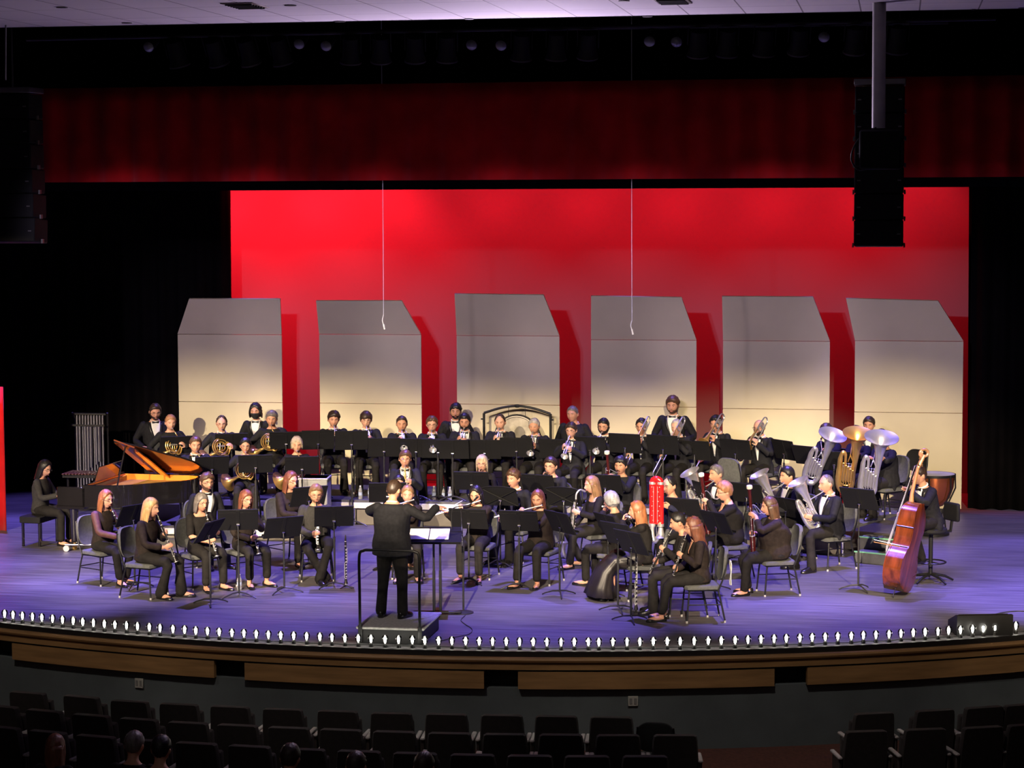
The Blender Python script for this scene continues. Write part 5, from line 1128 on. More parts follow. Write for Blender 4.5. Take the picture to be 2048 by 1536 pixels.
MB().tube([(0, 0, .03), (0, 0, .80)], .013, 8).tube([(0, 0, .75), (0, 0, .84)], .018, 8).build('lower_pole', POLEM, ms); MB().tube([(0, 0, .8), (-.02, 0, 1.32)], .008, 8).build('upper_pole', CHROME, ms)
MB().tube(smooth_path([(-.14, 0, 1.05), (-.145, 0, 1.22), (-.12, 0, 1.31), (-.02, 0, 1.34), (.08, 0, 1.36), (.15, 0, 1.42)]), .006, 7).build('gooseneck', BMETAL, ms)
MB().tube([(.15, 0, 1.42), (.19, 0, 1.46)], .012, 8, round_ends=True).build('microphone', BMETAL, ms)
cab = [at(x, y, .008) for x, y in ((931, 1230), (922, 1240), (930, 1248), (944, 1258), (938, 1268), (912, 1274), (884, 1281))]
tag(MB().tube(smooth_path(cab), .005, 6).build('microphone_cable', SOCK), 'black cable trailing on the floor from the round microphone base', 'cable')
cab = [at(x, y, .008) for x, y in ((1972, 1236), (2000, 1226), (2040, 1222), (2070, 1226))]
tag(MB().tube(smooth_path(cab), .008, 6).build('floor_cable', SOCK), 'black cable curling on the floor behind the wedge monitor', 'cable')
# wedge monitor
wa, wb = at(1914, 1273, 0), at(2026, 1271, 0); wm = thing('stage_monitor', 'black wedge monitor speaker at the stage edge behind the bulbs', 'speaker', ((wa.x + wb.x) / 2, (wa.y + wb.y) / 2 + .02, 0), atan2(wb.y - wa.y, wb.x - wa.x)); wl = (wb - wa).length
MB().prism([(0, 0), (.42, 0), (.40, .12), (.06, .24), (0, .24)], -wl / 2, wl / 2, Matrix(((0, 0, 1, 0), (1, 0, 0, 0), (0, 1, 0, 0), (0, 0, 0, 1)))).build('cabinet', BLACK, wm, smooth=False)
MB().box((0, .235, .185), (wl - .08, .34, .006), Matrix.Rotation(radians(-19.5), 3, 'X'), .002).build('grille', BMETAL, wm)
# ------------------------------------------------------------------ instruments on stands
def upright(px, py, pyt, nm, mk, lab):
    b = at(px, py, 0); t = thing('instrument_peg', 'small tripod peg under the upright ' + nm, 'instrument stand', b)
    for j in range(3): e = V((cos(j * 2.1), sin(j * 2.1), 0)); MB().tube([V((0, 0, .03)), e * .11 + V((0, 0, .008))], .007, 6).build('leg', BMETAL, t)
    MB().tube([(0, 0, .02), (0, 0, .16)], .010, 8).build('peg', BMETAL, t)
    c = proto(nm, mk); tag(c, lab); h = (CAM + ray(px, pyt) * proj(b)[2]).z; c.location = b + V((0, 0, h)); c.rotation_euler = (pi, 0, .6); c.scale = (1, 1, (h - .05) / (.667 if nm == 'clarinet' else .625)); return c
upright(692, 1176, 1068, 'clarinet', mk_clarinet, 'black clarinet standing alone on a floor peg beside the podium')
upright(1272, 1228, 1088, 'oboe', mk_oboe, 'long black english horn with silver keys on a floor peg among the music stands')
# red contrabass instrument
rb = at(1313, 1150, 0); rb = V((rb.x, rb.y, 0)); Dr = proj(rb)[2]; ztop = (CAM + ray(1312, 948) * Dr).z; zl = (CAM + ray(1312, 1050) * Dr).z
cbn = thing('contrabass_clarinet', 'tall shiny red folded contrabass instrument with silver rings', 'contrabass clarinet', rb, radians(-8)); r_ = .042; xx = .059
mb = MB()
for s_ in (1, -1): mb.tube([(s_ * xx, 0, zl), (s_ * xx, 0, ztop - .11)], r_, 16)
mb.tube([(0, .02, zl + .02), (0, .02, ztop - .10)], .030, 12); mb.build('wooden_tubes', REDW, cbn)
mb = MB(); mb.tube(arc((0, 0, ztop - .11), xx, 0, pi, 14, (1, 0, 0), (0, 0, 1)), r_ * 1.02, 16); mb.build('top_bow', REDW, cbn)
mb = MB()
for s_ in (1, -1):
    mb.tube([(s_ * xx, 0, ztop - .125), (s_ * xx, 0, ztop - .09)], r_ * 1.10, 16); mb.tube([(s_ * xx, 0, zl - .01), (s_ * xx, 0, zl + .03)], r_ * 1.08, 16)
mb.build('silver_rings', KEYS, cbn); mb = MB()
for k in range(9):
    for s_ in (1, -1): mb.tube([(s_ * xx * (.6 + .3 * (k % 2)), -r_ - .004, zl + .08 + k * .065), (s_ * xx * (.6 + .3 * (k % 2)), -r_ - .012, zl + .08 + k * .065)], .006, 8)
for s_ in (-.5, .4): mb.tube([(s_ * xx, -r_ - .008, zl + .05), (s_ * xx, -r_ - .008, ztop - .15)], .004, 5)
mb.build('keywork', KEYS, cbn); mb = MB(); mb.tube(smooth_path([(-xx, 0, zl), (-xx, 0, zl - .12), (-.02, -.02, zl - .22), (.03, -.02, zl - .16)]), .030, 10); mb.lathe([(.03, 0), (.05, .10), (.085, .14)], axis_m((xx, 0, zl - .02), (0, 0, -1)), 14); mb.build('lower_bows', KEYS, cbn)
MB().tube([(0, 0, 0), (0, 0, zl)], .007, 7).build('endpin', CHROME, cbn)
# ------------------------------------------------------------------ double bass and stool
VARN = mat('bass_varnish', (0.13, 0.026, 0.008), 0.25, 0, 0.5, 3, coat=0.25, stretch=(5, 5, 1)); EBON = mat('ebony', (0.012, 0.010, 0.010), 0.3); PALE = mat('bass_neck_maple', (0.38, 0.19, 0.08), 0.35)
e0 = at(1786, 1196, 0); De = proj(e0)[2]; top = CAM + ray(1858, 905) * (De + .45)
ax = (top - e0).normalized(); Lb = (top - e0).length; fn = V((-.90, .36, .22)); Mx = axis_m(e0, ax, fn)     # y is the front of the bass
db = thing('double_bass', 'large dark red brown double bass leaning back with scroll raised', 'double bass'); put(db, Mx)
k = Lb / 1.86
def out(t):                        # half width along the body, t from 0 bottom to 1 top
    pts = [(0, 0), (.02, .16), (.08, .265), (.18, .325), (.28, .325), (.38, .27), (.44, .215), (.47, .20), (.56, .178), (.64, .19), (.68, .205), (.76, .235), (.84, .235), (.92, .18), (.97, .09), (1, .03)]
    return lerp_tab(pts, t) * k
zb, bl = .10 * k, 1.12 * k; ts = [i / 40 for i in range(41)]
def body_ring(sc, y): return [V((out(t) * sc, y(t), zb + bl * t)) for t in ts] + [V((-out(t) * sc, y(t), zb + bl * t)) for t in ts[::-1][1:-1]]
dep = lambda t: (.105 - .025 * max(0, (t - .7) / .3)) * k
mb = MB(); mb.rings([body_ring(.3, lambda t: dep(t) + .035 * k), body_ring(.75, lambda t: dep(t) + .022 * k), body_ring(1.03, lambda t: dep(t) + .004), body_ring(1.03, lambda t: dep(t) - .008), body_ring(1.0, lambda t: dep(t) - .012), body_ring(1.0, lambda t: -dep(t) + .012), body_ring(1.03, lambda t: -dep(t) + .008), body_ring(1.03, lambda t: -dep(t) - .004), body_ring(.7, lambda t: -dep(t) - .012 * k), body_ring(.3, lambda t: -dep(t) - .018 * k)])
mb.build('body', VARN, db, auto=True)
for s_ in (1, -1):
    for zz in (.445, .665): MB().tube([(s_ * out(zz) * 1.01, -dep(.5), zb + bl * zz), (s_ * out(zz) * 1.01, dep(.5), zb + bl * zz)], .012, 6).build('corner_block', EBON, db)
zt = zb + bl
MB().tube([(0, .06 * k, zt - .05), (0, .085 * k, zt + .1), (0, .09 * k, zt + .44 * k)], [(.035 * k, .035 * k), (.024 * k, .024 * k), (.020 * k, .022 * k)], 10, ref=V((0, 1, 0))).build('neck', PALE, db)
MB().tube([(0, .165 * k, zb + bl * .72), (0, .125 * k, zt + .44 * k)], [(.042 * k, .008), (.022 * k, .008)], 10, ref=V((0, 1, 0))).build('fingerboard', EBON, db)
mb = MB(); mb.tube([(0, .09 * k, zt + .43 * k), (0, .07 * k, zt + .52 * k), (0, .05 * k, zt + .60 * k)], [.026 * k, .026 * k, .022 * k], 8); mb.tube([V((0, .055 * k, zt + .62 * k)) + V((0, cos(a_) , sin(a_))) * (.055 * k * (1 - a_ / 15)) for a_ in [-1.8 + i * .35 for i in range(26)]], .018 * k, 8); mb.build('scroll', PALE, db)
mb = MB()
for i in range(4): s_ = 1 if i % 2 else -1; mb.tube([(0, .07 * k, zt + (.45 + .04 * i) * k), (s_ * .075 * k, .07 * k, zt + (.45 + .04 * i) * k)], .006, 6); mb.ell((s_ * .085 * k, .07 * k, zt + (.45 + .04 * i) * k), (.016 * k, .007, .022 * k), None, 8, 6)
mb.build('tuning_pegs', BRASS, db)
MB().box((0, .17 * k, zb + bl * .44), (.15 * k, .012, .09 * k), bev=.003).build('bridge', PALE, db)
MB().tube([(0, .15 * k, zb + bl * .08), (0, .19 * k, zb + bl * .30)], [(.02 * k, .008), (.04 * k, .010)], 8, ref=V((0, 1, 0))).build('tailpiece', EBON, db)
mb = MB()
for i in range(4): x = (i - 1.5) * .022 * k; mb.tube([(x, .195 * k, zb + bl * .30), (x, .225 * k, zb + bl * .45), (x * .6, .125 * k, zt + .44 * k)], .004, 5)
mb.build('strings', KEYS, db); MB().tube([(0, 0, 0), (0, 0, zb)], .007, 7).build('endpin', CHROME, db)
q0, q1 = CAM + ray(1748, 1084) * (De - .1), CAM + ray(1800, 1094) * (De - .35)
bw = thing('bass_bow', 'pale bow crossing the strings of the double bass', 'bow'); MB().tube([q0, q1], .006, 6).build('stick', PALE, bw); MB().tube([q0 + V((0, 0, .03)), q1 + V((0, 0, .02))], .004, 5).build('bow_hair', WHITE, bw)
sb = PEOPLE['bass']['base']; sr = PEOPLE['bass']['rz']; st = thing('bass_stool', 'tall black stool with foot ring and backrest under the double bassist', 'stool', (sb.x, sb.y, 0), sr)
MB().lathe([(.20, .67), (.215, .69), (.21, .725), (.17, .738)], seg=20).build('seat', UPB, st); MB().tube([(0, 0, .1), (0, 0, .67)], .030, 10).build('column', BMETAL, st)
mb = MB().tube([(0, .1, .66), (0, .33, .66), (0, .36, .84)], .022, 8); mb.build('back_bar', BMETAL, st); mb = MB(); mb.box((0, .35, .92), (.30, .06, .25), bev=.028, seg=3); mb.build('backrest', UPB, st)
MB().tube([V((.20 * cos(a_), .20 * sin(a_), .27)) for a_ in [2 * pi * i / 20 for i in range(20)]], .011, 7, closed=True).tube([(-.2, 0, .27), (.2, 0, .27)], .009, 6).build('foot_ring', BMETAL, st)
for j in range(5): a_ = 2 * pi * j / 5; MB().tube([V((0, 0, .11)), V((.20 * cos(a_), .20 * sin(a_), .075)), V((.32 * cos(a_), .32 * sin(a_), .016))], [.02, .018, .013], 8).build('leg', BMETAL, st)
# ------------------------------------------------------------------ grand piano
GLOS = mat('piano_black', (0.010, 0.009, 0.010), 0.08, 0, 0.1, 3, coat=0.5); INNER = mat('piano_iron_gold', (0.85, 0.26, 0.025), 0.35, 0.15, 0.15, 5); LIDU = mat('piano_lid_reflection', (0.12, 0.032, 0.010), 0.12, 0, 0.25, 2.5, coat=0.8)  # lid underside colour includes the reflection of the golden inside
pl = at(135, 1100, 0); pn = thing('grand_piano', 'black grand piano with raised lid showing its golden inside', 'piano', (pl.x - .12, pl.y - .1, 0), radians(-4))
PL, PW = 1.80, 1.46
def piano_poly(o=0.0):
    near = [(.42, o), (.72, .0 + o), (.95, .05 + o), (1.16, .20 + o), (1.34, .40 + o), (1.50, .58 + o), (1.65, .70 + o), (1.76 - o, .86), (PL - o, 1.06), (1.77 - o, 1.26), (1.67, 1.40 - o), (1.52, PW - o), (.42, PW - o)]
    return near
ident = Matrix.Identity(4)
mb = MB(); outer = piano_poly(); inn = piano_poly(.045); inn[0] = (.465, .045); inn[-1] = (.465, PW - .045)
mb.rings([[V((x, y, .66)) for x, y in outer], [V((x, y, .98)) for x, y in outer], [V((x, y, .985)) for x, y in inn], [V((x, y, .86)) for x, y in inn]], cap=False); mb.add([V((x, y, .66)) for x, y in outer], [tuple(range(len(outer)))[::-1]])
mb.build('rim', GLOS, pn)
ri = piano_poly(.05); ri[0] = (.47, .05); ri[-1] = (.47, PW - .05); MB().rings([[V((x, y, .865)) for x, y in ri], [V((x, y, .978)) for x, y in ri], [V((x * .995 + .004, y * .99 + .007, .978)) for x, y in ri], [V((x * .995 + .004, y * .99 + .007, .865)) for x, y in ri]], cap=False).build('inner_rim', INNER, pn, smooth=False)
MB().prism(inn, .84, .875, ident).build('iron_plate', INNER, pn, smooth=False)
mb = MB()
for i in range(46):
    y = .10 + i * .028; x1 = min(.95 + i * .018, 1.64) - .06; mb.tube([(.56, y, .895), (max(.8, x1), y + .03, .895)], .0025, 4)
mb.build('strings', BRASS, pn)
mb = MB(); mb.box((.24, .035, .80), (.46, .07, .30), bev=.015).box((.24, PW - .035, .80), (.46, .07, .30), bev=.015).box((.22, PW / 2, .655), (.44, PW, .06), bev=.008).box((.46, PW / 2, .90), (.08, PW - .1, .12), bev=.006); mb.build('key_block', GLOS, pn)
MB().box((.10, PW / 2, .715), (.15, PW - .18, .03), bev=.004).build('white_keys', IVORY, pn)
mb = MB()
for i in range(36):
    if i % 7 not in (2, 6): mb.box((.135, .13 + i * .0345, .738), (.09, .012, .018))
mb.build('black_keys', EBON, pn)
MB().box((.50, PW / 2, 1.10), (.015, .82, .24), Matrix.Rotation(radians(18), 3, 'Y'), .005).build('music_desk', GLOS, pn)
la = radians(25); hinge = V((0, PW, .995)); Rl = Matrix.Rotation(-la, 4, 'X'); Ml = Matrix.Translation(hinge) @ Rl
full = [(x, y - PW) for x, y in piano_poly(-.02)]; main = [(max(x, .86), y) for x, y in full if x > .8]; main = [(.86, main[0][1])] + main[0:-1] + [(1.52, .02), (.86, .02)]
lid = MB(); lid.prism(main, .001, .022, Ml); lo_ = lid.build('lid', GLOS, pn, smooth=False)
MB().prism([(x * .995 + .004, y * .985 - .006) for x, y in main], -.004, .000, Ml).build('lid_underside', LIDU, lo_, smooth=False)
mb = MB(); mb.prism([(.86, -PW), (.86, 0), (.50, 0), (.50, -PW)], .024, .042, Ml @ Matrix.Translation((.0, 0, 0)) @ Matrix.Translation((.86, 0, .02)) @ Matrix.Rotation(radians(18), 4, 'Y') @ Matrix.Translation((-.5, 0, -.02))); mb.build('front_flap', LIDU, pn, smooth=False)
MB().tube([(.92, .12, .98), Ml @ V((.95, -1.22, -.004))], .012, 7).build('lid_prop', GLOS, pn)
for (x, y) in ((.22, .13), (.22, PW - .13), (1.56, 1.06)):
    l = MB().tube([(x, y, .66), (x, y, .50), (x, y, .12)], [.075, .06, .045], 12).build('leg', GLOS, pn); MB().tube([(x - .015, y, .045), (x + .015, y, .045)], .045, 12).tube([(x, y, .05), (x, y, .12)], .02, 8).build('caster', BRASS, l)
MB().tube([(.42, PW / 2, .66), (.50, PW / 2, .16)], .018, 8).tube([(.42, PW / 2 + .12, .66), (.5, PW / 2 + .08, .16)], .018, 8).box((.52, PW / 2 + .04, .13), (.08, .30, .10), bev=.01).build('pedal_lyre', GLOS, pn)
mb = MB()
for i in range(3): mb.box((.45, PW / 2 - .03 + .07 * i, .09), (.12, .03, .012), bev=.004)
mb.build('pedals', BRASS, pn)
dol = thing('piano_dolly', 'silver wheeled brace on the floor under the nearest piano leg', 'dolly', at(160, 1103, 0), radians(8))
MB().tube([(-.22, 0, .10), (.26, 0, .10)], .018, 8).build('bar', CHROME, dol)
for x in (-.2, .24): MB().tube([(x, -.015, .045), (x, .015, .045)], .045, 12).build('wheel', mat('dolly_wheel', (.5, .5, .5), .4), dol)
bp = PEOPLE['piano']['base']; be = thing('piano_bench', 'black piano bench under the pianist', 'bench', bp, PEOPLE['piano']['rz'])
MB().box((0, .02, .40), (.62, .34, .10), bev=.012).build('seat', UPB, be)
for x in (-.27, .27):
    for y in (-.12, .15): MB().tube([(x, y, .36), (x, y, 0)], .022, 8).build('leg', GLOS, be)
# ------------------------------------------------------------------ chimes, xylophone, gong, timpani, case
cy = 9.0; c0, c1 = onY(147, 900, cy), onY(212, 900, cy); zt_ = onY(178, 826, cy).z; cm = thing('tubular_chimes', 'tall rack of silver tubular chimes behind the piano', 'chimes', ((c0.x + c1.x) / 2, cy, 0)); wd = c1.x - c0.x
mb = MB()
for s_ in (1, -1): mb.tube([(s_ * wd / 2, .1, 0), (s_ * wd / 2, .1, zt_ - .12), (s_ * (wd / 2 + .02), .04, zt_)], .016, 8); mb.tube([(s_ * wd / 2, -.2, .03), (s_ * wd / 2, .35, .03)], .02, 8)
mb.tube([(-wd / 2, .1, .25), (wd / 2, .1, .25)], .016, 8).box((0, .03, zt_ - .02), (wd, .04, .03)).box((0, -.06, zt_ - .20), (wd, .03, .03)); mb.build('frame', BMETAL, cm)
CHM = mat('chime_tube', (0.42, 0.42, 0.48), 0.3, 0.9)
for i in range(10): L = 1.38 - i * .05; x = -wd / 2 + .06 + i * (wd - .12) / 9; MB().tube([(x, .03, zt_ - .05), (x, .03, max(.3, zt_ - L))], .017, 9).tube([(x, .03, zt_ - .05), (x, .03, zt_ - .01)], .012, 8).build('natural_tube', CHM, cm)
for i in range(7): L = 1.1 - i * .05; x = -wd / 2 + .09 + (i + (i > 1) + (i > 4)) * (wd - .14) / 9; MB().tube([(x, -.06, zt_ - .22), (x, -.06, max(.35, zt_ - L))], .017, 9).build('sharp_tube', CHM, cm)
XB = mat('xylophone_bar', (0.10, 0.035, 0.015), 0.35); xy = thing('xylophone', 'dark wooden xylophone behind the open piano', 'xylophone', onY(182, 955, 7.9) * 1, 0); xy.location.z = 0
zx = onY(182, 948, 7.9).z; mb = MB(); mb.box((0, 0, zx - .04), (.95, .05, .05)).box((0, .3, zx - .04), (.75, .05, .05)); mb.tube([(-.45, .15, 0), (-.45, .15, zx)], .02, 8).tube([(.45, .15, 0), (.45, .15, zx)], .02, 8).tube([(-.45, .15, .15), (.45, .15, .15)], .016, 8); mb.build('frame', BMETAL, xy)
for i in range(18): MB().box((-.44 + i * .052, .14, zx), (.04, .48 - i * .012, .02), bev=.004).build('bar', XB, xy)
gy = 10.1; gx0, gx1 = onY(968, 850, gy), onY(1101, 850, gy); gz = onY(1035, 812, gy).z; gl_ = onY(968, 826, gy).z; gm = thing('gong_stand', 'black arched gong frame behind the trumpets', 'gong stand', ((gx0.x + gx1.x) / 2, gy, 0)); gw = gx1.x - gx0.x
mb = MB()
for s_ in (1, -1): mb.tube([(s_ * gw / 2, 0, .05), (s_ * gw / 2, 0, gl_)], .021, 9); mb.tube([(s_ * gw / 2, -.22, .03), (s_ * gw / 2, .26, .03)], .02, 8); mb.tube([(s_ * gw / 2, 0, gl_ - .10), (s_ * (gw / 2 + .05), 0, gl_ - .10)], .013, 8)
mb.tube(smooth_path([(-gw / 2, 0, gl_), (-gw / 4, 0, gl_ + (gz - gl_) * .7), (0, 0, gz), (gw / 4, 0, gl_ + (gz - gl_) * .7), (gw / 2, 0, gl_)]), .020, 9).ell((0, 0, gz), (.06, .026, .03)); mb.build('frame', BMETAL, gm)
gc = onY(1034, 874, gy); gr = (onY(1034, 828, gy).z - gc.z); go = thing('gong', 'round bronze gong with pale brushed centre hanging in the arched frame', 'gong', (gc.x, gy, gc.z))
GONG = mat('gong_bronze', (0.30, 0.27, 0.21), 0.45, 0.7, 0.25, 9); MB().lathe([(.001, -.02), (gr * .25, -.016), (gr * .86, -.012), (gr * .88, -.02), (gr * .98, -.018), (gr, .0), (gr * .98, .05), (gr * .95, .05), (gr * .96, 0), (.001, 0)], axis_m((0, 0, 0), (0, 1, 0)), 36).build('disc', GONG, go)
MB().lathe([(gr * .86, -.016), (gr * .995, -.022), (gr * 1.0, .004)], axis_m((0, 0, 0), (0, 1, 0)), 36, cap=False).build('rim', mat('gong_rim', (.04, .038, .034), .5, .6), go)
for s_ in (1, -1): MB().tube([(s_ * gr * .38, .0, gr * .88), (s_ * gr * .36, 0, gz - gc.z - .03)], .005, 6).build('hanging_cord', SOCK, go)
ty = onY(1868, 950, 8.2); tm_ = thing('timpani', 'copper timpani drum with white head behind the double bass', 'timpani', (ty.x, 8.2, 0)); tr2 = .31; tz = onY(1880, 948, 8.2).z
COP = mat('timpani_copper', (0.55, 0.16, 0.05), 0.25, 0.85, 0.15, 4); MB().lathe([(.03, tz - .52), (.14, tz - .48), (.24, tz - .36), (.295, tz - .20), (tr2, tz - .02)], seg=32).build('bowl', COP, tm_)
MB().lathe([(tr2 + .004, tz - .035), (tr2 + .016, tz - .03), (tr2 + .016, tz + .004), (tr2 + .002, tz + .006)], seg=32, cap=False).build('hoop', BMETAL, tm_); MB().lathe([(.001, tz + .004), (tr2, tz + .003), (tr2, tz - .004)], seg=32).build('drum_head', mat('drum_head', (.72, .70, .66), .6), tm_)
mb = MB()
for j in range(6):
    a_ = 2 * pi * j / 6 + .3; mb.tube([((tr2 + .02) * cos(a_), (tr2 + .02) * sin(a_), tz), ((tr2 + .03) * cos(a_), (tr2 + .03) * sin(a_), tz - .22), (.16 * cos(a_), .16 * sin(a_), tz - .60), (.20 * cos(a_), .20 * sin(a_), .04)], .013, 7)
mb.build('struts', BMETAL, tm_); MB().lathe([(.24, .0), (.24, .03), (.20, .05)], seg=20).build('base', BMETAL, tm_)
bxp = onY(630, 975, 7.0); cz_ = (onY(630, 953, 7.0).z); fc = thing('equipment_case', 'grey equipment case on the floor behind the man in charcoal', 'case', (bxp.x, 7.0, 0), radians(6))
MB().box((0, 0, cz_ / 2 + .03), (.44, .40, cz_ - .06), bev=.012).build('body', mat('case_grey', (.26, .26, .25), .5), fc); mb = MB(); mb.box((0, 0, cz_ - .015), (.46, .42, .03), bev=.006); mb.build('lid', mat('case_lid', (.36, .36, .35), .45), fc)
for x in (-.18, .18): MB().tube([(x - .012, -.14, .03), (x + .012, -.14, .03)], .03, 10).tube([(x - .012, .14, .03), (x + .012, .14, .03)], .03, 10).build('caster', BMETAL, fc)
MB().box((.12, 0, cz_ + .005), (.24, .30, .008), bev=.002)
# empty chairs
def lone(kind, px, py, zf, ztop, rz, lab):
    p = at(px, py, zf + ztop); o = chair(kind, V((p.x, p.y, zf)), radians(rz), 'x'); o['label'] = lab
lone('grey', 1478, 912, .4, .9, 150, 'empty grey chair with its back to the audience among the trombones'); lone('black', 1812, 902, .4, .88, -40, 'empty black chair beside the tuba player with white head timpani behind'); 
# steps
sp = at(1745, 1128, 0); sa = radians(-24); ss = thing('riser_steps', 'small two tread step unit with pale green edges at the riser', 'steps', (sp.x + .05, sp.y + .12, 0), sa)
GRN = mat('step_edge_tape', (0.16, 0.42, 0.25), 0.6); MB().box((0, .26, .165), (.62, .30, .33), bev=.006).box((.02, -.02, .08), (.56, .26, .16), bev=.006).build('treads', DECK, ss)
mb = MB().box((0, .112, .328), (.63, .02, .018)).box((.02, -.152, .158), (.57, .02, .018)).box((-.312, .26, .165), (.012, .02, .33)).box((-.262, -.02, .08), (.012, .02, .16)); mb.build('edge_tape', GRN, ss, smooth=False)
# water bottles and small things on the risers and floor
PLAS = bpy.data.materials.new('clear_plastic'); PLAS.use_nodes = True; b_ = PLAS.node_tree.nodes['Principled BSDF']; b_.inputs['Base Color'].default_value = (.85, .88, .92, 1); b_.inputs['Roughness'].default_value = .12; b_.inputs['Transmission Weight'].default_value = .75
def make_bottle():
    t = thing('water_bottle', '', 'bottle'); MB().lathe([(.030, 0), (.033, .01), (.033, .13), (.030, .15), (.016, .185), (.0135, .20)], seg=14).build('bottle_body', PLAS, t)
    MB().lathe([(.015, .198), (.015, .215)], seg=10).build('cap', WHITE, t); MB().lathe([(.0336, .06), (.0336, .11)], seg=14, cap=False).build('label_band', mat('bottle_label', (.35, .42, .6), .6), t); return t
for px, py, zf, lab in ((721, 998, .4, 'clear water bottle on the riser by the swept haired trumpeter'), (740, 996, .4, 'clear water bottle on the riser below the bowl haired trumpeter'), (868, 999, .4, 'clear water bottle on the riser behind the conductor'), (886, 999, .4, 'clear water bottle on the riser next to the grey lit stand'), (900, 1001, .4, 'clear water bottle on the riser under the grey lit stand'), (479, 1180, 0, 'clear water bottle on the floor under the brown haired clarinetist'), (545, 1000, .2, 'clear water bottle on the low riser behind the long haired clarinetist')):
    o = proto('bottle', make_bottle); p = at(px, py, zf); o.location = p; o['label'] = lab
# ------------------------------------------------------------------ hanging line arrays, pole, hanging microphones
ARR = mat('speaker_black', (0.005, 0.005, 0.0055), 0.65, spec=0.15); HNG = mat('array_hardware', (0.14, 0.135, 0.13), 0.4, 0.6)
def array(xl, xr, yt, yb, Yp, lab, curve):
    c = (xl + xr) / 2; a, b = onY(xl, yt, Yp), onY(xr, yt, Yp); w_ = b.x - a.x; zt = a.z; zb = onY(c, yb, Yp).z; t = thing('line_array_speaker', lab, 'speaker', ((a.x + b.x) / 2, Yp, zb)); H = zt - zb; n = 6
    for i in range(n):
        z1 = H * .93 * (1 - i / n); z0 = H * .93 * (1 - (i + 1) / n); an = radians(curve * i * i / 25.0); off = -.012 * curve * (i / n) ** 2 * -1
        e = MB().box((0, off, (z0 + z1) / 2), (w_ * .98, .42, z1 - z0 - .006), Matrix.Rotation(-an * .5, 3, 'X'), .012).build('speaker_box', ARR, t)
        for s_ in (1, -1): MB().box((s_ * w_ * .40, off - .216, (z0 + z1) / 2), (.04, .01, .014)).build('latch', HNG, e); MB().box((s_ * w_ * .51, off, z0 + .02), (.02, .05, .05)).build('rigging_plate', HNG, e)
    mb = MB().box((0, 0, H * .955), (w_ * 1.02, .46, H * .035), bev=.006); mb.tube([(0, .1, H * .95), (0, .1, cz + .5 - zb)], .012, 6); mb.build('top_frame', HNG, t); return t
array(1710, 1811, 150, 494, -.3, 'tall hanging black line array speaker in front of the red backdrop', 5)
array(-34, 72, 168, 486, -.3, 'dark hanging line array speaker at the edge near the red valance', 9)
mb = MB(); pA, pB = onY(1759, -40, -2.6), onY(1757, 256, -2.6); mb.tube([pA, pB], .068, 16)
pp = thing('hanging_pole', 'grey ceiling pole hanging in front of the line array with a black speaker below', 'pole', (0, 0, 0)); mb.build('pole', mat('pole_grey', (.36, .35, .34), .5, .1), pp)
MB().box(pB + V((.02, 0, -.22)), (.42, .32, .40), bev=.02).build('speaker_box', ARR, pp); MB().tube(smooth_path([pB + V((0, -.05, .02)), pB + V((-.2, -.1, -.12)), pB + V((-.27, -.1, -.30)), pB + V((-.20, -.1, -.42)), pB + V((-.06, -.1, -.40))]), .009, 6).build('cable', BMETAL, pp)
mb = MB(); a, b = onY(12, -30, -1.9), onY(11, 160, -1.9); mb.tube([a, b], .010, 6); tag(mb.build('hanging_cable', HNG), 'thin cable dropping from the ceiling to the dark line array', 'cable')
for px, y0, y1, lab in ((767, 365, 655, 'thin white hanging microphone cable in front of the second shell'), (1264, 362, 665, 'thin white hanging microphone cable in front of the fourth shell')):
    a, b = onY(px - 1, y0 - 4, 2.85), onY(px, y1 - 25, 2.85); t = thing('hanging_microphone', lab, 'microphone', (0, 0, 0)); MB().tube([V((a.x, a.y, 8.84)), a.lerp(b, .5), b], .0048, 6).build('cable', WHITE, t)
    MB().tube(smooth_path([b, b + V((-.016, 0, -.07)), b + V((.0, 0, -.13))]), .007, 6).tube([b + V((0, 0, -.12)), b + V((.012, 0, -.19))], .012, 8).build('microphone', WHITE, t)
# ------------------------------------------------------------------ auditorium seats
SEATM = mat('seat_fabric', (0.020, 0.014, 0.014), 0.9, 0, 0.2, 20, 0.2, 150); SEATF = mat('seat_frame', (0.03, 0.022, 0.02), 0.5); ARMM = mat('seat_armrest', (0.30, 0.27, 0.27), 0.4)
def make_seat():                   # faces +y, stands on the auditorium floor
    t = thing('theatre_seat', '', 'theatre seat'); mb = MB()
    mb.rings([[V((x * k, y - .08 * ((z - .40) / .5), z)) for x, y in ((-.235, .0), (-.22, .045), (.22, .045), (.235, 0), (.22, -.045), (-.22, -.045))] for z, k in ((.36, .96), (.40, 1.0), (.60, 1.02), (.80, .97), (.85, .93), (.86, .85))]); mb.build('backrest', SEATM, t)
    MB().box((0, .10, .56), (.44, .10, .40), Matrix.Rotation(radians(8), 3, 'X'), .03, 2).build('folded_seat', SEATM, t)
    for s_ in (1, -1):
        MB().box((s_ * .262, .10, .58), (.05, .34, .03), bev=.01).build('armrest', ARMM, t); MB().box((s_ * .262, .08, .29), (.03, .26, .56), bev=.006).build('side_panel', SEATF, t)
    return t
r1 = [(58, 1385), (166, 1393), (261, 1402), (359, 1408), (461, 1413), (566, 1418), (676, 1422), (782, 1426), (892, 1428), (1003, 1430), (1112, 1432), (1222, 1434)]
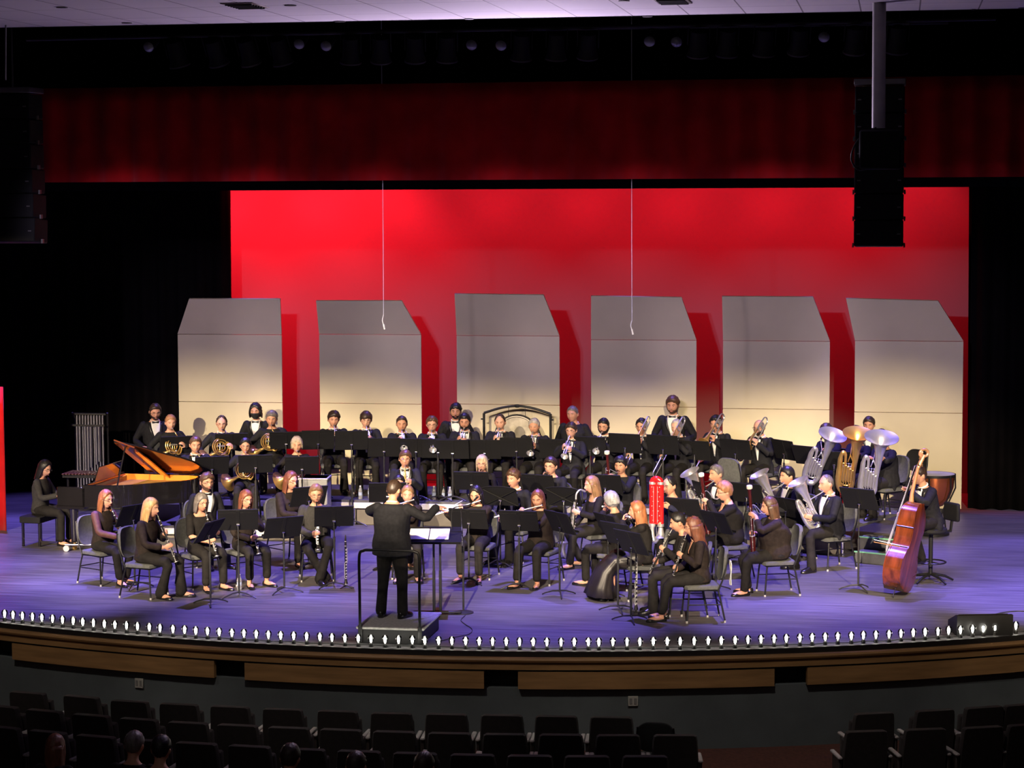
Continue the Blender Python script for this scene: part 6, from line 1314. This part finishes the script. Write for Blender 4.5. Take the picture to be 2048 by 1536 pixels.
r2 = [(1348, 1470), (1234, 1470), (1120, 1469), (1008, 1468), (898, 1466), (788, 1463), (682, 1459), (578, 1455), (476, 1450), (377, 1445), (280, 1438), (185, 1430), (92, 1421), (4, 1412)][::-1]
r3 = [(1288, 1512), (1172, 1512), (1058, 1511), (944, 1509), (830, 1506), (718, 1502), (608, 1498), (500, 1492), (394, 1486), (292, 1480), (194, 1472), (98, 1463), (6, 1454)][::-1]
r4 = [(1743, 1426), (1864, 1420), (1962, 1414), (2040, 1409)]; r5 = [(1728, 1462), (1846, 1458), (1960, 1454), (2050, 1449)]
def seat_row(row, txt):
    for i, (px, py) in enumerate(row):
        p = at(px, py, -1.15 + .86); p2 = at(row[min(i + 1, len(row) - 1)][0], row[min(i + 1, len(row) - 1)][1], -.29) if i < len(row) - 1 else at(px, py, -.29) * 2 - at(row[i - 1][0], row[i - 1][1], -.29)
        o = proto('seat', make_seat); o.location = (p.x, p.y + .07, -1.15); o.rotation_euler = (0, 0, atan2(p2.y - p.y, p2.x - p.x)); tag(o, 'dark theatre seat %s, %s from the left end' % (txt, ordinal(i + 1)), 'theatre seat', 'theatre seats ' + txt)
seat_row(r1, 'in the long front row'); seat_row(r2, 'in the long second row'); seat_row(r3, 'in the long third row'); seat_row(r4, 'in the short front row across the aisle'); seat_row(r5, 'in the short second row across the aisle')
p = at(1321, 1420, -1.15 + .90); o = chair('black', V((p.x, p.y - .2, -1.15)), pi, 'x'); o['label'] = 'black round backed chair at the end of the front seat row'
# a white cloth over the back of the curly haired oboist's chair
q = PEOPLE['o2']; Rq = Matrix.Rotation(q['rz'], 3, 'Z'); c = q['base'] + Rq @ V((.10, .352, .60)); mb = MB(); rs = []
for i in range(9):
    t = i / 8; w_ = .035 + .012 * sin(i * 1.3); x_ = .006 * sin(i * 2.1)
    rs.append([c + Rq @ V((x_ + w_ * u, .006 * cos(u * 4 + i) + y_, .14 - .30 * t)) for u, y_ in ((-1, 0), (-.4, .004), (.3, -.003), (1, .002), (1, .010), (.3, .006), (-.4, .012), (-1, .009))])
tag(mb.rings(rs).build('swab_cloth', mat('swab_white', (.7, .68, .64), .9)), 'white cloth hanging from the chair back of the curly haired oboist', 'cloth')
